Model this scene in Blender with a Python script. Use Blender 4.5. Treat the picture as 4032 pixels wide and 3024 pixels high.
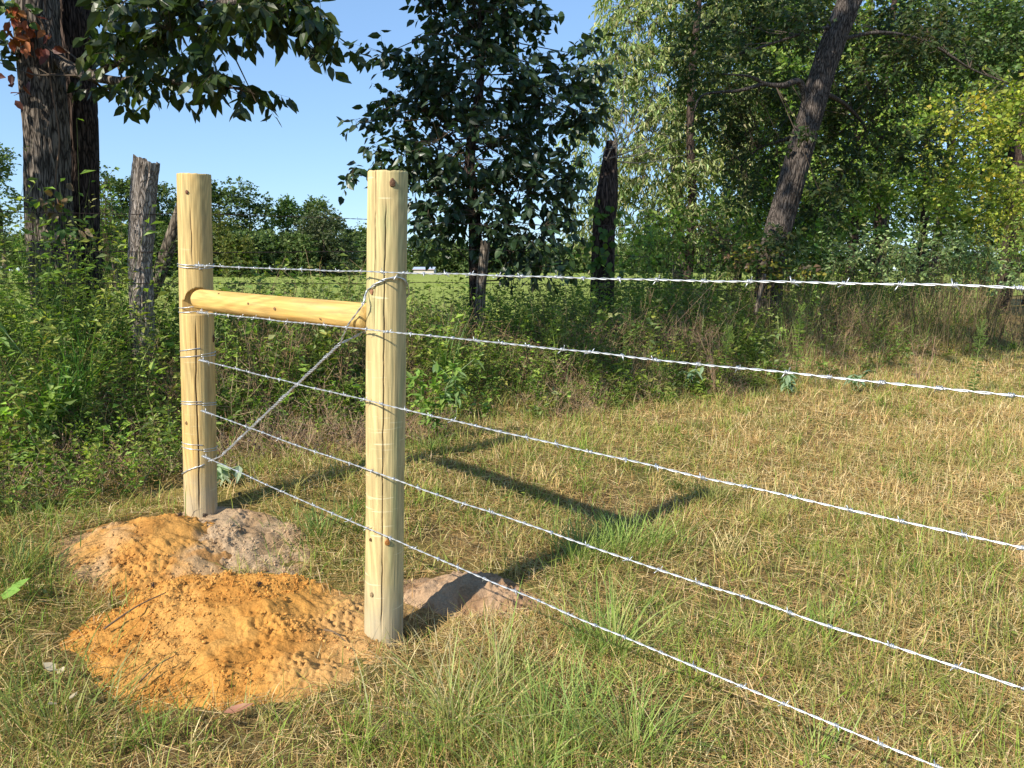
import bpy, math
import numpy as np
from mathutils import Vector

R = np.random.default_rng(7)
rad = math.radians
scene = bpy.context.scene
for o in list(bpy.data.objects):
    bpy.data.objects.remove(o)

# ------------------------------------------------------------------ camera
PITCH = rad(8.53)
F = 3000.0
CAMZ = 1.4
cam_d = bpy.data.cameras.new("camera")
cam = bpy.data.objects.new("camera", cam_d)
scene.collection.objects.link(cam)
cam.location = (0, 0, CAMZ)
cam.rotation_euler = (rad(90) - PITCH, 0, 0)
cam_d.sensor_width = 36
cam_d.lens = F / 4032 * 36
cam_d.clip_start = 0.05
cam_d.clip_end = 3000
scene.camera = cam

# ------------------------------------------------------------------ light
SUN_EL, AZ = rad(35.4), math.atan2(-.675, -.738)
w = bpy.data.worlds.new("World")
scene.world = w
w.use_nodes = True
nt = w.node_tree
bg = nt.nodes["Background"]
sky = nt.nodes.new("ShaderNodeTexSky")
sky.sky_type = 'NISHITA'
sky.sun_disc = False
sky.sun_elevation = SUN_EL
sky.sun_rotation = AZ
sky.air_density = 1.0
sky.dust_density = 0.0
sky.ozone_density = 3.0
gam = nt.nodes.new("ShaderNodeGamma")
gam.inputs[1].default_value = .6
nt.links.new(sky.outputs[0], gam.inputs[0])
mul = nt.nodes.new("ShaderNodeMixRGB")
mul.blend_type = 'MULTIPLY'
mul.inputs[0].default_value = 1
mul.inputs[2].default_value = (1.12, 1.44, 1.82, 1)
nt.links.new(gam.outputs[0], mul.inputs[1])
nt.links.new(mul.outputs[0], bg.inputs[0])
bg.inputs[1].default_value = 0.13
sd = bpy.data.lights.new("sun", 'SUN')
sd.energy = 4.6
sd.angle = rad(0.5)
sd.color = (1.0, 0.93, 0.80)
sun = bpy.data.objects.new("sun", sd)
scene.collection.objects.link(sun)
SD = np.array([math.sin(AZ) * math.cos(SUN_EL), math.cos(AZ) * math.cos(SUN_EL), math.sin(SUN_EL)])
sun.rotation_euler = Vector(SD.tolist()).to_track_quat('Z', 'Y').to_euler()
sun.location = (-8, -8, 12)
scene.view_settings.view_transform = 'Standard'
scene.view_settings.look = 'None'
scene.view_settings.exposure = 0.70
scene.view_settings.gamma = 1
scene.cycles.max_bounces = 6
scene.cycles.transparent_max_bounces = 4
scene.cycles.use_denoising = True

# ------------------------------------------------------------------ helpers
cp, sp = math.cos(PITCH), math.sin(PITCH)
K = 4032 / 2212.0


def P4(px, py, d):
    u, v = (px - 2016) / F, (py - 1512) / F
    fw = cp - v * sp
    dn = sp + v * cp
    return np.array([u / fw * d, d, CAMZ - dn / fw * d])


def P(px, py, d):                      # photo measured at 2212 px width
    return P4(px * K, py * K, d)


def ihash(a, b, c):
    with np.errstate(over='ignore'):
        h = (a.astype(np.int64) * 374761393 + b.astype(np.int64) * 668265263 + c.astype(np.int64) * 2147483647) & 0xffffffff
        h = ((h ^ (h >> 13)) * 1274126177) & 0xffffffff
        h = (h ^ (h >> 16)) & 0xffff
    return h / 65535.0


def vn(p):
    p = np.asarray(p, float)
    i = np.floor(p).astype(np.int64)
    f = p - i
    f = f * f * (3 - 2 * f)
    x, y, z = i[..., 0], i[..., 1], i[..., 2]
    fx, fy, fz = f[..., 0], f[..., 1], f[..., 2]
    r = 0
    for dx in (0, 1):
        for dy in (0, 1):
            for dz in (0, 1):
                wgt = (fx if dx else 1 - fx) * (fy if dy else 1 - fy) * (fz if dz else 1 - fz)
                r = r + wgt * ihash(x + dx, y + dy, z + dz)
    return r * 2 - 1


def fbm(p, o=4):
    p = np.asarray(p, float)
    r, a = 0, 1.0
    for k in range(o):
        r = r + a * vn(p * (2.03 ** k) + 17.3 * k)
        a *= .5
    return r


def xyz(x, y, z=0):
    return np.stack(np.broadcast_arrays(np.asarray(x, float), np.asarray(y, float), np.asarray(z, float)), -1)


def ss(a, b, x):
    t = np.clip((x - a) / (b - a), 0, 1)
    return t * t * (3 - 2 * t)


def nrm(v):
    return v / np.maximum(np.linalg.norm(v, axis=-1, keepdims=True), 1e-9)


class MB:
    def __init__(s):
        s.v, s.c, s.q, s.t, s.n = [], [], [], [], 0

    def add(s, v, q=None, t=None, c=(1, 1, 1)):
        v = np.asarray(v, np.float32).reshape(-1, 3)
        c = np.asarray(c, np.float32)
        if c.ndim == 1:
            c = np.tile(c, (len(v), 1))
        s.v.append(v)
        s.c.append(c.reshape(-1, 3))
        if q is not None and len(q):
            s.q.append(np.asarray(q, np.int64).reshape(-1, 4) + s.n)
        if t is not None and len(t):
            s.t.append(np.asarray(t, np.int64).reshape(-1, 3) + s.n)
        s.n += len(v)

    def batch(s, V, q=None, t=None, C=None):
        """V: (N,k,3) template copies, q/t indices in template, C (N,3)"""
        N, k = V.shape[:2]
        off = (np.arange(N) * k)[:, None, None]
        s.add(V.reshape(-1, 3), None if q is None else (np.asarray(q)[None] + off).reshape(-1, 4),
              None if t is None else (np.asarray(t)[None] + off).reshape(-1, 3), np.repeat(C, k, 0))

    def build(s, name, mat, parent=None, smooth=True):
        v = np.concatenate(s.v)
        c = np.concatenate(s.c)
        q = np.concatenate(s.q) if s.q else np.zeros((0, 4), np.int64)
        t = np.concatenate(s.t) if s.t else np.zeros((0, 3), np.int64)
        me = bpy.data.meshes.new(name)
        if parent is not None:
            v = v - np.array(parent.matrix_basis.translation, np.float32)
        me.vertices.add(len(v))
        me.vertices.foreach_set("co", v.astype(np.float32).ravel())
        me.loops.add(q.size + t.size)
        me.loops.foreach_set("vertex_index", np.concatenate([q.ravel(), t.ravel()]).astype(np.int32))
        me.polygons.add(len(q) + len(t))
        ls = np.concatenate([np.arange(len(q)) * 4, q.size + np.arange(len(t)) * 3]).astype(np.int32)
        me.polygons.foreach_set("loop_start", ls)
        me.update(calc_edges=True)
        me.validate()
        me.polygons.foreach_set("use_smooth", np.full(len(me.polygons), smooth))
        ca = me.color_attributes.new("tint", 'FLOAT_COLOR', 'POINT')
        if len(me.vertices) == len(c):
            ca.data.foreach_set("color", np.concatenate([c, np.ones((len(c), 1), np.float32)], 1).astype(np.float32).ravel())
        me.materials.append(mat)
        o = bpy.data.objects.new(name, me)
        scene.collection.objects.link(o)
        if parent is not None:
            o.parent = parent
        return o


def tag(o, label, cat, group=None, kind=None):
    if label: o['label'] = label
    if cat: o['category'] = cat
    if group: o['group'] = group
    if kind: o['kind'] = kind
    return o


def thing(name, label, cat, loc=(0, 0, 0), group=None):
    o = bpy.data.objects.new(name, None)
    scene.collection.objects.link(o)
    o.empty_display_size = .1
    o.location = [float(a) for a in loc]
    return tag(o, label, cat, group)


def tube(mb, pts, r, n=8, c=(1, 1, 1), cap=True, disp=None):
    pts = np.asarray(pts, float)
    m = len(pts)
    r = np.broadcast_to(np.asarray(r, float), (m,))
    T = nrm(np.gradient(pts, axis=0))
    ref = np.array([0.13, 0.27, 1.0]) if abs(T[:, 2]).mean() < .8 else np.array([1.0, .1, .05])
    U = nrm(np.cross(T, ref))
    W = np.cross(T, U)
    a = np.linspace(0, 2 * np.pi, n, endpoint=False)
    rr = r[:, None] * np.ones(n)[None]
    if disp is not None:
        rr = rr + disp
    V = pts[:, None] + rr[..., None] * (np.cos(a)[None, :, None] * U[:, None] + np.sin(a)[None, :, None] * W[:, None])
    i = np.arange(m - 1)[:, None] * n
    j = np.arange(n)[None]
    j2 = (j + 1) % n
    q = np.stack([i + j, i + j2, i + n + j2, i + n + j], -1).reshape(-1, 4)
    V = V.reshape(-1, 3)
    t = []
    if cap:
        V = np.concatenate([V, pts[[0, -1]]])
        b = m * n
        jj = np.arange(n)
        t = np.concatenate([np.stack([jj * 0 + b, (jj + 1) % n, jj], -1),
                            np.stack([jj * 0 + b + 1, (m - 1) * n + jj, (m - 1) * n + (jj + 1) % n], -1)])
    cc = np.asarray(c, float)
    if cc.ndim == 2 and len(cc) == m:
        cc = np.repeat(cc, n, 0)
        if cap: cc = np.concatenate([cc, cc[[0, -1]]])
    mb.add(V, q, t, cc)


def sticks(mb, p0, p1, r0, r1, C):
    p0, p1 = np.atleast_2d(p0), np.atleast_2d(p1)
    N = len(p0)
    T = nrm(p1 - p0)
    U = nrm(np.cross(T, np.array([.31, .52, .8])))
    W = np.cross(T, U)
    r0 = np.broadcast_to(r0, (N,))
    r1 = np.broadcast_to(r1, (N,))
    V = np.zeros((N, 6, 3))
    for k in range(3):
        a = k * 2.0944
        d = math.cos(a) * U + math.sin(a) * W
        V[:, k] = p0 + d * r0[:, None]
        V[:, 3 + k] = p1 + d * r1[:, None]
    mb.batch(V, q=[[0, 1, 4, 3], [1, 2, 5, 4], [2, 0, 3, 5]], C=np.broadcast_to(C, (N, 3)))


def leaves(mb, c, d, nml, L, W, C, lod=0, curl=.15):
    """leaf blades starting at c, pointing d, facing nml"""
    N = len(c)
    d = nrm(d)
    s = nrm(np.cross(nml, d))
    n = np.cross(d, s)
    L = np.broadcast_to(L, (N,))[:, None]
    W = np.broadcast_to(W, (N,))[:, None]
    C = np.broadcast_to(C, (N, 3))
    def pt(a, b, h):
        return c + d * L * a + s * W * b + n * L * h
    if lod == 0:
        V = np.stack([pt(0, 0, 0), pt(.28, .45, .06 - curl * .1), pt(.62, .40, .05 - curl * .5), pt(1, 0, -curl),
                      pt(.62, -.40, .05 - curl * .5), pt(.28, -.45, .06 - curl * .1), pt(.28, 0, -curl * .1), pt(.62, 0, -.02 - curl * .5)], 1)
        mb.batch(V, q=[[6, 7, 2, 1], [5, 4, 7, 6]], t=[[0, 6, 1], [0, 5, 6], [7, 3, 2], [4, 3, 7]], C=C)
    elif lod == 1:
        V = np.stack([pt(0, 0, 0), pt(.4, .5, .08), pt(1, 0, -curl), pt(.4, -.5, .08)], 1)
        mb.batch(V, q=None, t=[[0, 2, 1], [0, 3, 2]], C=C)
    else:
        V = np.stack([pt(0, 0, 0), pt(.45, .5, 0), pt(1, 0, 0), pt(.45, -.5, 0)], 1)
        mb.batch(V, q=[[0, 3, 2, 1]], C=C)


def blades(mb, b, az, h, w_, bend, C, segs=3, tilt=0.0):
    N = len(b)
    D = xyz(np.cos(az), np.sin(az), 0)
    S = xyz(-np.sin(az), np.cos(az), 0)
    tw = R.uniform(-.8, .8, N)[:, None]
    S = nrm(S * np.cos(tw) + D * np.sin(tw))
    h = np.broadcast_to(h, (N,))[:, None]
    w_ = np.broadcast_to(w_, (N,))[:, None]
    bend = np.broadcast_to(bend, (N,))[:, None]
    tilt = np.broadcast_to(tilt, (N,))[:, None]
    rows = []
    Z = np.array([0, 0, 1.0])
    for k in range(segs + 1):
        s = k / segs
        p = b + Z * h * (s - .45 * np.minimum(bend, 1.4) * s * s) + D * h * (bend * s * s + tilt * s)
        ww = w_ * (1 - s ** 2.2) * (.75 + .5 * s)
        if k < segs:
            rows += [p - S * ww / 2, p + S * ww / 2]
        else:
            rows += [p]
    V = np.stack(rows, 1)
    q = [[2 * k, 2 * k + 1, 2 * k + 3, 2 * k + 2] for k in range(segs - 1)]
    t = [[2 * segs - 2, 2 * segs - 1, 2 * segs]]
    mb.batch(V, q=q, t=t, C=np.broadcast_to(C, (N, 3)))


def rdir(n):
    v = R.normal(size=(n, 3))
    return nrm(v)


def pick(pal, n, jit=.15):
    pal = np.array(pal, float)
    c = pal[R.integers(0, len(pal), n)]
    return np.clip(c * R.uniform(1 - jit, 1 + jit, (n, 1)) * R.uniform(1 - jit * .4, 1 + jit * .4, (n, 3)), 0, 1)


# ------------------------------------------------------------------ materials
def new_mat(name):
    m = bpy.data.materials.new(name)
    m.use_nodes = True
    nt = m.node_tree
    b = nt.nodes["Principled BSDF"]
    return m, nt, b


def N(nt, t, **kw):
    n = nt.nodes.new("ShaderNode" + t)
    for k, v in kw.items():
        if k.startswith('_'):
            setattr(n, k[1:], v)
        else:
            n.inputs[k.replace('_', ' ')].default_value = v
    return n


def tint_mat(name, rough=.6, trans=0.0, spec=.3, noise=None, bump=None, metal=0, tgain=(1.3, 1.5, .5)):
    m, nt, b = new_mat(name)
    at = N(nt, "Attribute", _attribute_name="tint")
    col = at.outputs["Color"]
    co = N(nt, "TexCoord")
    if noise:
        sc, lo, hi, scale3 = noise
        mp = N(nt, "Mapping", Scale=scale3)
        nt.links.new(co.outputs["Object"], mp.inputs[0])
        nz = N(nt, "TexNoise", Scale=sc, Detail=8, Roughness=.65)
        nt.links.new(mp.outputs[0], nz.inputs[0])
        mr = N(nt, "MapRange", From_Min=.3, From_Max=.7, To_Min=lo, To_Max=hi)
        nt.links.new(nz.outputs["Fac"], mr.inputs[0])
        mx = N(nt, "MixRGB", _blend_type='MULTIPLY', Fac=1)
        nt.links.new(col, mx.inputs[1])
        nt.links.new(mr.outputs[0], mx.inputs[2])
        col = mx.outputs[0]
        if bump:
            bp = N(nt, "Bump", Strength=bump[0], Distance=bump[1])
            nt.links.new(nz.outputs["Fac"], bp.inputs["Height"])
            nt.links.new(bp.outputs[0], b.inputs["Normal"])
    nt.links.new(col, b.inputs["Base Color"])
    b.inputs["Roughness"].default_value = rough
    b.inputs["Specular IOR Level"].default_value = spec
    b.inputs["Metallic"].default_value = metal
    if trans > 0:
        tr = N(nt, "BsdfTranslucent")
        g = N(nt, "MixRGB", _blend_type='MULTIPLY', Fac=1)
        g.inputs[2].default_value = (*tgain, 1)
        nt.links.new(col, g.inputs[1])
        nt.links.new(g.outputs[0], tr.inputs[0])
        ms = N(nt, "MixShader", Fac=trans)
        nt.links.new(b.outputs[0], ms.inputs[1])
        nt.links.new(tr.outputs[0], ms.inputs[2])
        nt.links.new(ms.outputs[0], nt.nodes["Material Output"].inputs[0])
    return m


M_leaf = tint_mat("leaf", rough=.5, trans=.35, spec=.3)
M_leaf_gloss = tint_mat("leaf_glossy", rough=.38, trans=.25, spec=.4)
M_far = tint_mat("far_leaf", rough=.8, trans=.25, spec=.1)
M_grass = tint_mat("grass", rough=.55, trans=.3, spec=.25, tgain=(1.2, 1.2, .7))
M_stem = tint_mat("stem", rough=.8, spec=.1)
M_clod = tint_mat("clod", rough=.95, spec=.05, noise=(90, .8, 1.15, (1, 1, 1)), bump=(.6, .003))
M_metal = tint_mat("galvanised", rough=.42, spec=.5, metal=.75, noise=(140, .8, 1.1, (1, 1, 1)))
M_rust = tint_mat("rusty_wire", rough=.8, spec=.2, noise=(60, .6, 1.3, (1, 1, 1)))


def bark_mat(name, dark, light, scale=1.0):
    m, nt, b = new_mat(name)
    co = N(nt, "TexCoord")
    mp = N(nt, "Mapping", Scale=(1, 1, .16))
    nt.links.new(co.outputs["Object"], mp.inputs[0])
    n1 = N(nt, "TexNoise", Scale=9 * scale, Detail=3)
    nt.links.new(mp.outputs[0], n1.inputs[0])
    mxv = N(nt, "MixRGB", Fac=.12)
    nt.links.new(mp.outputs[0], mxv.inputs[1])
    nt.links.new(n1.outputs["Color"], mxv.inputs[2])
    vo = N(nt, "TexVoronoi", Scale=46 * scale, _feature='DISTANCE_TO_EDGE')
    nt.links.new(mxv.outputs[0], vo.inputs[0])
    nz = N(nt, "TexNoise", Scale=45 * scale, Detail=8, Roughness=.7)
    nt.links.new(mp.outputs[0], nz.inputs[0])
    mr = N(nt, "MapRange", From_Min=0.0, From_Max=.22, To_Min=0, To_Max=1)
    nt.links.new(vo.outputs["Distance"], mr.inputs[0])
    ad = N(nt, "Math", _operation='MULTIPLY')
    nt.links.new(mr.outputs[0], ad.inputs[0])
    nt.links.new(nz.outputs["Fac"], ad.inputs[1])
    cr = N(nt, "ValToRGB")
    cr.color_ramp.elements[0].color = (*dark, 1)
    cr.color_ramp.elements[1].color = (*light, 1)
    cr.color_ramp.elements[0].position = .05
    cr.color_ramp.elements[1].position = .6
    nt.links.new(ad.outputs[0], cr.inputs[0])
    nt.links.new(cr.outputs[0], b.inputs["Base Color"])
    bp = N(nt, "Bump", Strength=.9, Distance=.012)
    nt.links.new(ad.outputs[0], bp.inputs["Height"])
    nt.links.new(bp.outputs[0], b.inputs["Normal"])
    b.inputs["Roughness"].default_value = .92
    b.inputs["Specular IOR Level"].default_value = .1
    return m


M_bark = bark_mat("furrowed_bark", (.03, .024, .02), (.23, .19, .155))
M_bark_l = bark_mat("shaded_bark", (.03, .024, .02), (.17, .14, .12))
M_bark_d = bark_mat("dark_bark", (.018, .013, .011), (.12, .085, .07))
M_bark_g = bark_mat("grey_bark", (.10, .08, .065), (.48, .41, .35), 1.5)


def pine_mat(name, base, green, warm, kerf=.5, dirt=.7):
    """fresh pressure treated pine: long grain, greenish cast patches, saw marks"""
    m, nt, b = new_mat(name)
    co = N(nt, "TexCoord")
    mp = N(nt, "Mapping", Scale=(1, 1, .06))
    nt.links.new(co.outputs["Object"], mp.inputs[0])
    g = N(nt, "TexNoise", Scale=60, Detail=9, Roughness=.6, Distortion=.6)
    nt.links.new(mp.outputs[0], g.inputs[0])
    mp2 = N(nt, "Mapping", Scale=(1, 1, .22))
    nt.links.new(co.outputs["Object"], mp2.inputs[0])
    p = N(nt, "TexNoise", Scale=7, Detail=5, Distortion=1.2)
    nt.links.new(mp2.outputs[0], p.inputs[0])
    c1 = N(nt, "ValToRGB")
    c1.color_ramp.elements[0].position = .32
    c1.color_ramp.elements[0].color = (*warm, 1)
    c1.color_ramp.elements[1].position = .68
    c1.color_ramp.elements[1].color = (*green, 1)
    e = c1.color_ramp.elements.new(.5)
    e.color = (*base, 1)
    nt.links.new(p.outputs["Fac"], c1.inputs[0])
    mr = N(nt, "MapRange", From_Min=.3, From_Max=.7, To_Min=.62, To_Max=1.15)
    nt.links.new(g.outputs["Fac"], mr.inputs[0])
    mx = N(nt, "MixRGB", _blend_type='MULTIPLY', Fac=1)
    nt.links.new(c1.outputs[0], mx.inputs[1])
    nt.links.new(mr.outputs[0], mx.inputs[2])
    mpc = N(nt, "Mapping", Scale=(1, 1, .11), Location=(1.7, .4, 0))
    nt.links.new(co.outputs["Object"], mpc.inputs[0])
    nc_ = N(nt, "TexNoise", Scale=6.5, Detail=2, Roughness=.4, Distortion=.3)
    nt.links.new(mpc.outputs[0], nc_.inputs[0])
    mm = N(nt, "Math", _operation='MULTIPLY')
    mm.inputs[1].default_value = 120
    nt.links.new(nc_.outputs["Fac"], mm.inputs[0])
    sn = N(nt, "Math", _operation='SINE')
    nt.links.new(mm.outputs[0], sn.inputs[0])
    mc = N(nt, "MapRange", From_Min=-1, From_Max=1, To_Min=.84, To_Max=1.05)
    nt.links.new(sn.outputs[0], mc.inputs[0])
    mxc = N(nt, "MixRGB", _blend_type='MULTIPLY', Fac=1)
    nt.links.new(mx.outputs[0], mxc.inputs[1])
    nt.links.new(mc.outputs[0], mxc.inputs[2])
    mx = mxc
    # grey dirt at the foot and brown rub marks: object z near the soil
    sep = N(nt, "SeparateXYZ")
    nt.links.new(co.outputs["Object"], sep.inputs[0])
    n3 = N(nt, "TexNoise", Scale=14, Detail=6)
    nt.links.new(co.outputs["Object"], n3.inputs[0])
    ma = N(nt, "Math", _operation='MULTIPLY_ADD')
    ma.inputs[1].default_value = .28
    nt.links.new(n3.outputs["Fac"], ma.inputs[0])
    nt.links.new(sep.outputs["Z"], ma.inputs[2])
    md = N(nt, "MapRange", From_Min=.16, From_Max=.46, To_Min=dirt, To_Max=0)
    nt.links.new(ma.outputs[0], md.inputs[0])
    mx2 = N(nt, "MixRGB", Fac=0)
    mx2.inputs[2].default_value = (.40, .35, .26, 1)
    nt.links.new(md.outputs[0], mx2.inputs[0])
    nt.links.new(mx.outputs[0], mx2.inputs[1])
    # dark streaks
    mp3 = N(nt, "Mapping", Scale=(1, 1, .16), Location=(3, 1, 0))
    nt.links.new(co.outputs["Object"], mp3.inputs[0])
    n4 = N(nt, "TexNoise", Scale=16, Detail=7, Roughness=.7)
    nt.links.new(mp3.outputs[0], n4.inputs[0])
    m4 = N(nt, "MapRange", From_Min=.57, From_Max=.70, To_Min=0, To_Max=.6)
    nt.links.new(n4.outputs["Fac"], m4.inputs[0])
    mx3 = N(nt, "MixRGB")
    mx3.inputs[2].default_value = (.30, .22, .10, 1)
    nt.links.new(m4.outputs[0], mx3.inputs[0])
    nt.links.new(mx2.outputs[0], mx3.inputs[1])
    # saw kerf ticks
    mp4 = N(nt, "Mapping", Scale=(6, 6, 70))
    nt.links.new(co.outputs["Object"], mp4.inputs[0])
    n5 = N(nt, "TexNoise", Scale=1, Detail=2)
    nt.links.new(mp4.outputs[0], n5.inputs[0])
    m5 = N(nt, "MapRange", From_Min=.66, From_Max=.72, To_Min=0, To_Max=kerf)
    nt.links.new(n5.outputs["Fac"], m5.inputs[0])
    mx4 = N(nt, "MixRGB")
    mx4.inputs[2].default_value = (.80, .72, .46, 1)
    nt.links.new(m5.outputs[0], mx4.inputs[0])
    nt.links.new(mx3.outputs[0], mx4.inputs[1])
    at = N(nt, "Attribute", _attribute_name="tint")
    mx5 = N(nt, "MixRGB", _blend_type='MULTIPLY', Fac=1)
    nt.links.new(mx4.outputs[0], mx5.inputs[1])
    nt.links.new(at.outputs["Color"], mx5.inputs[2])
    nt.links.new(mx5.outputs[0], b.inputs["Base Color"])
    bp = N(nt, "Bump", Strength=.5, Distance=.0025)
    nt.links.new(g.outputs["Fac"], bp.inputs["Height"])
    nt.links.new(bp.outputs[0], b.inputs["Normal"])
    b.inputs["Roughness"].default_value = .68
    b.inputs["Specular IOR Level"].default_value = .25
    return m


M_pine_n = pine_mat("pine_near", (.62, .48, .225), (.43, .43, .20), (.70, .53, .25))
M_pine_f = pine_mat("pine_far", (.62, .44, .18), (.55, .44, .20), (.64, .42, .15), .15)
M_pine_r = pine_mat("pine_rail", (.74, .48, .16), (.74, .52, .20), (.70, .42, .12), .0, dirt=0)
M_knot = tint_mat("knot", rough=.6, spec=.3, noise=(160, .5, 1.3, (1, 1, 1)), bump=(.5, .001))


# ------------------------------------------------------------------ terrain
def bankf(x, y):
    return ((y - 5.5) - .79 * (x + 2.65)) / 1.275


NEAR = P4(1511, 2492, 2.8)
NEAR = P4(1511, 2492, CAMZ / ((CAMZ - NEAR[2]) / 2.8))
FAR = P4(791, 2016, 3.70)
print("near", NEAR, "far", FAR)
FARZ = float(FAR[2])


def terr(x, y):
    x, y = np.asarray(x, float), np.asarray(y, float)
    f = bankf(x, y)
    lim = 1 - ss(9, 16, np.abs(x - 1))
    h = FARZ * ss(-3.5, -2.0, f) * (.35 + .65 * (1 - ss(-1, 2, x)))
    h = h + (.42 - .15 * (1 - ss(-1, 2, x))) * ss(-1.3, .1, f)
    h = h * (1 - ss(1.2, 5, f))
    near = 1 - ss(25, 45, np.hypot(x, y))
    h = h + near * (.03 * vn(xyz(x * .9, y * .9)) * ss(-4, -2, f) + .012 * fbm(xyz(x * 3, y * 3, 3), 3))
    # augered hole beside the near post
    h = h - .09 * np.exp(-(((x - NEAR[0] - .13) / .10) ** 2 + ((y - NEAR[1] - .02) / .11) ** 2))
    h = h - .04 * np.exp(-(((x - NEAR[0] + .12) / .07) ** 2 + ((y - NEAR[1] - .03) / .08) ** 2))
    return h


def axis(a, b, st, lim, g=1.12):
    c = list(np.arange(a, b, st))
    s = st
    x = b
    while x < lim:
        c.append(x)
        s *= g
        x += s
    s = st
    x = a - st
    lo = []
    while x > -lim:
        lo.append(x)
        s *= g
        x -= s
    return np.array(lo[::-1] + c)


gx = axis(-4, 8, .05, 900)
gy = axis(1, 13, .05, 1400)
gy = gy[gy > -60]
X, Y = np.meshgrid(gx, gy)
Z = terr(X, Y)
g = MB()
nx, ny = len(gx), len(gy)
ii = (np.arange(ny - 1)[:, None] * nx + np.arange(nx - 1)[None])
def bare_mask(x, y):
    n_ = .35 * fbm(xyz(x * 4, y * 4, 77), 3)
    a_ = np.exp(-(((x - FAR[0] + .55) / 1.5) ** 2 + ((y - FAR[1] - .25 + .25 * (x - FAR[0])) / .45) ** 2))
    b_ = np.exp(-(((x - NEAR[0] - .25) / .5) ** 2 + ((y - NEAR[1] - .3) / .3) ** 2)) * .8
    return np.clip((np.maximum(a_, b_) + n_ - .25) * 1.6, 0, 1)


bmk = bare_mask(X, Y)[..., None]
g.add(xyz(X, Y, Z), np.stack([ii, ii + 1, ii + nx + 1, ii + nx], -1).reshape(-1, 4), c=(1 * (1 - bmk) + np.array([1.9, 1.75, 1.7]) * bmk).reshape(-1, 3))


def ground_mat():
    m, nt, b = new_mat("straw_soil")
    co = N(nt, "TexCoord")
    n1 = N(nt, "TexNoise", Scale=1.3, Detail=6)
    n2 = N(nt, "TexNoise", Scale=45, Detail=10, Roughness=.75)
    nt.links.new(co.outputs["Object"], n1.inputs[0])
    nt.links.new(co.outputs["Object"], n2.inputs[0])
    c1 = N(nt, "ValToRGB")
    c1.color_ramp.elements[0].position = .35
    c1.color_ramp.elements[0].color = (.10, .075, .035, 1)
    c1.color_ramp.elements[1].position = .65
    c1.color_ramp.elements[1].color = (.30, .22, .11, 1)
    nt.links.new(n2.outputs["Fac"], c1.inputs[0])
    c2 = N(nt, "ValToRGB")
    c2.color_ramp.elements[0].position = .4
    c2.color_ramp.elements[0].color = (.8, .95, .6, 1)
    c2.color_ramp.elements[1].position = .6
    c2.color_ramp.elements[1].color = (1.0, .9, .8, 1)
    nt.links.new(n1.outputs["Fac"], c2.inputs[0])
    mx = N(nt, "MixRGB", _blend_type='MULTIPLY', Fac=1)
    nt.links.new(c1.outputs[0], mx.inputs[1])
    nt.links.new(c2.outputs[0], mx.inputs[2])
    at = N(nt, "Attribute", _attribute_name="tint")
    mxt = N(nt, "MixRGB", _blend_type='MULTIPLY', Fac=1)
    nt.links.new(mx.outputs[0], mxt.inputs[1])
    nt.links.new(at.outputs["Color"], mxt.inputs[2])
    nt.links.new(mxt.outputs[0], b.inputs["Base Color"])
    bp = N(nt, "Bump", Strength=.8, Distance=.02)
    nt.links.new(n2.outputs["Fac"], bp.inputs["Height"])
    nt.links.new(bp.outputs[0], b.inputs["Normal"])
    b.inputs["Roughness"].default_value = .95
    b.inputs["Specular IOR Level"].default_value = .05
    return m


go = g.build("ground", ground_mat())
go['kind'] = 'structure'

# far pasture: a sheet a little above the ground beyond the fence row
def field_mat():
    m, nt, b = new_mat("pasture")
    co = N(nt, "TexCoord")
    n1 = N(nt, "TexNoise", Scale=.12, Detail=8, Roughness=.7)
    nt.links.new(co.outputs["Object"], n1.inputs[0])
    n2 = N(nt, "TexNoise", Scale=6, Detail=8)
    nt.links.new(co.outputs["Object"], n2.inputs[0])
    c1 = N(nt, "ValToRGB")
    c1.color_ramp.elements[0].position = .35
    c1.color_ramp.elements[0].color = (.19, .25, .055, 1)
    c1.color_ramp.elements[1].position = .68
    c1.color_ramp.elements[1].color = (.36, .39, .11, 1)
    nt.links.new(n1.outputs["Fac"], c1.inputs[0])
    mr = N(nt, "MapRange", From_Min=.3, From_Max=.7, To_Min=.55, To_Max=1.3)
    nt.links.new(n2.outputs["Fac"], mr.inputs[0])
    mx = N(nt, "MixRGB", _blend_type='MULTIPLY', Fac=1)
    nt.links.new(c1.outputs[0], mx.inputs[1])
    nt.links.new(mr.outputs[0], mx.inputs[2])
    nt.links.new(mx.outputs[0], b.inputs["Base Color"])
    b.inputs["Roughness"].default_value = .95
    b.inputs["Specular IOR Level"].default_value = .0
    return m


fm = MB()
xs = np.linspace(-400, 500, 40)
rows = []
for x in xs:
    y0 = max(16, 5.5 + .79 * (x + 2.65) + 12)
    rows.append([[x, y0, .05], [x, y0 + 40, .05], [x, 900, .05]])
rows = np.array(rows)
q = []
for i in range(len(xs) - 1):
    for j in range(2):
        q.append([i * 3 + j, i * 3 + 3 + j, i * 3 + 4 + j, i * 3 + 1 + j])
fm.add(rows.reshape(-1, 3), q)
fo = fm.build("field", field_mat())
fo['kind'] = 'structure'

# ------------------------------------------------------------------ dirt mounds
MOUNDS = []      # cx, cy, rx, ry, rot, h


def mound_field(x, y, m, seed):
    cx, cy, rx, ry, rot, h, p = m
    dx, dy = x - cx, y - cy
    c, s = math.cos(rot), math.sin(rot)
    u, v = (dx * c + dy * s) / rx, (-dx * s + dy * c) / ry
    r = np.sqrt(u * u + v * v)
    r = r + .20 * fbm(xyz(x * 2.6, y * 2.6, seed), 3) + .03 * fbm(xyz(x * 14, y * 14, seed), 2)
    return r


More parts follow.
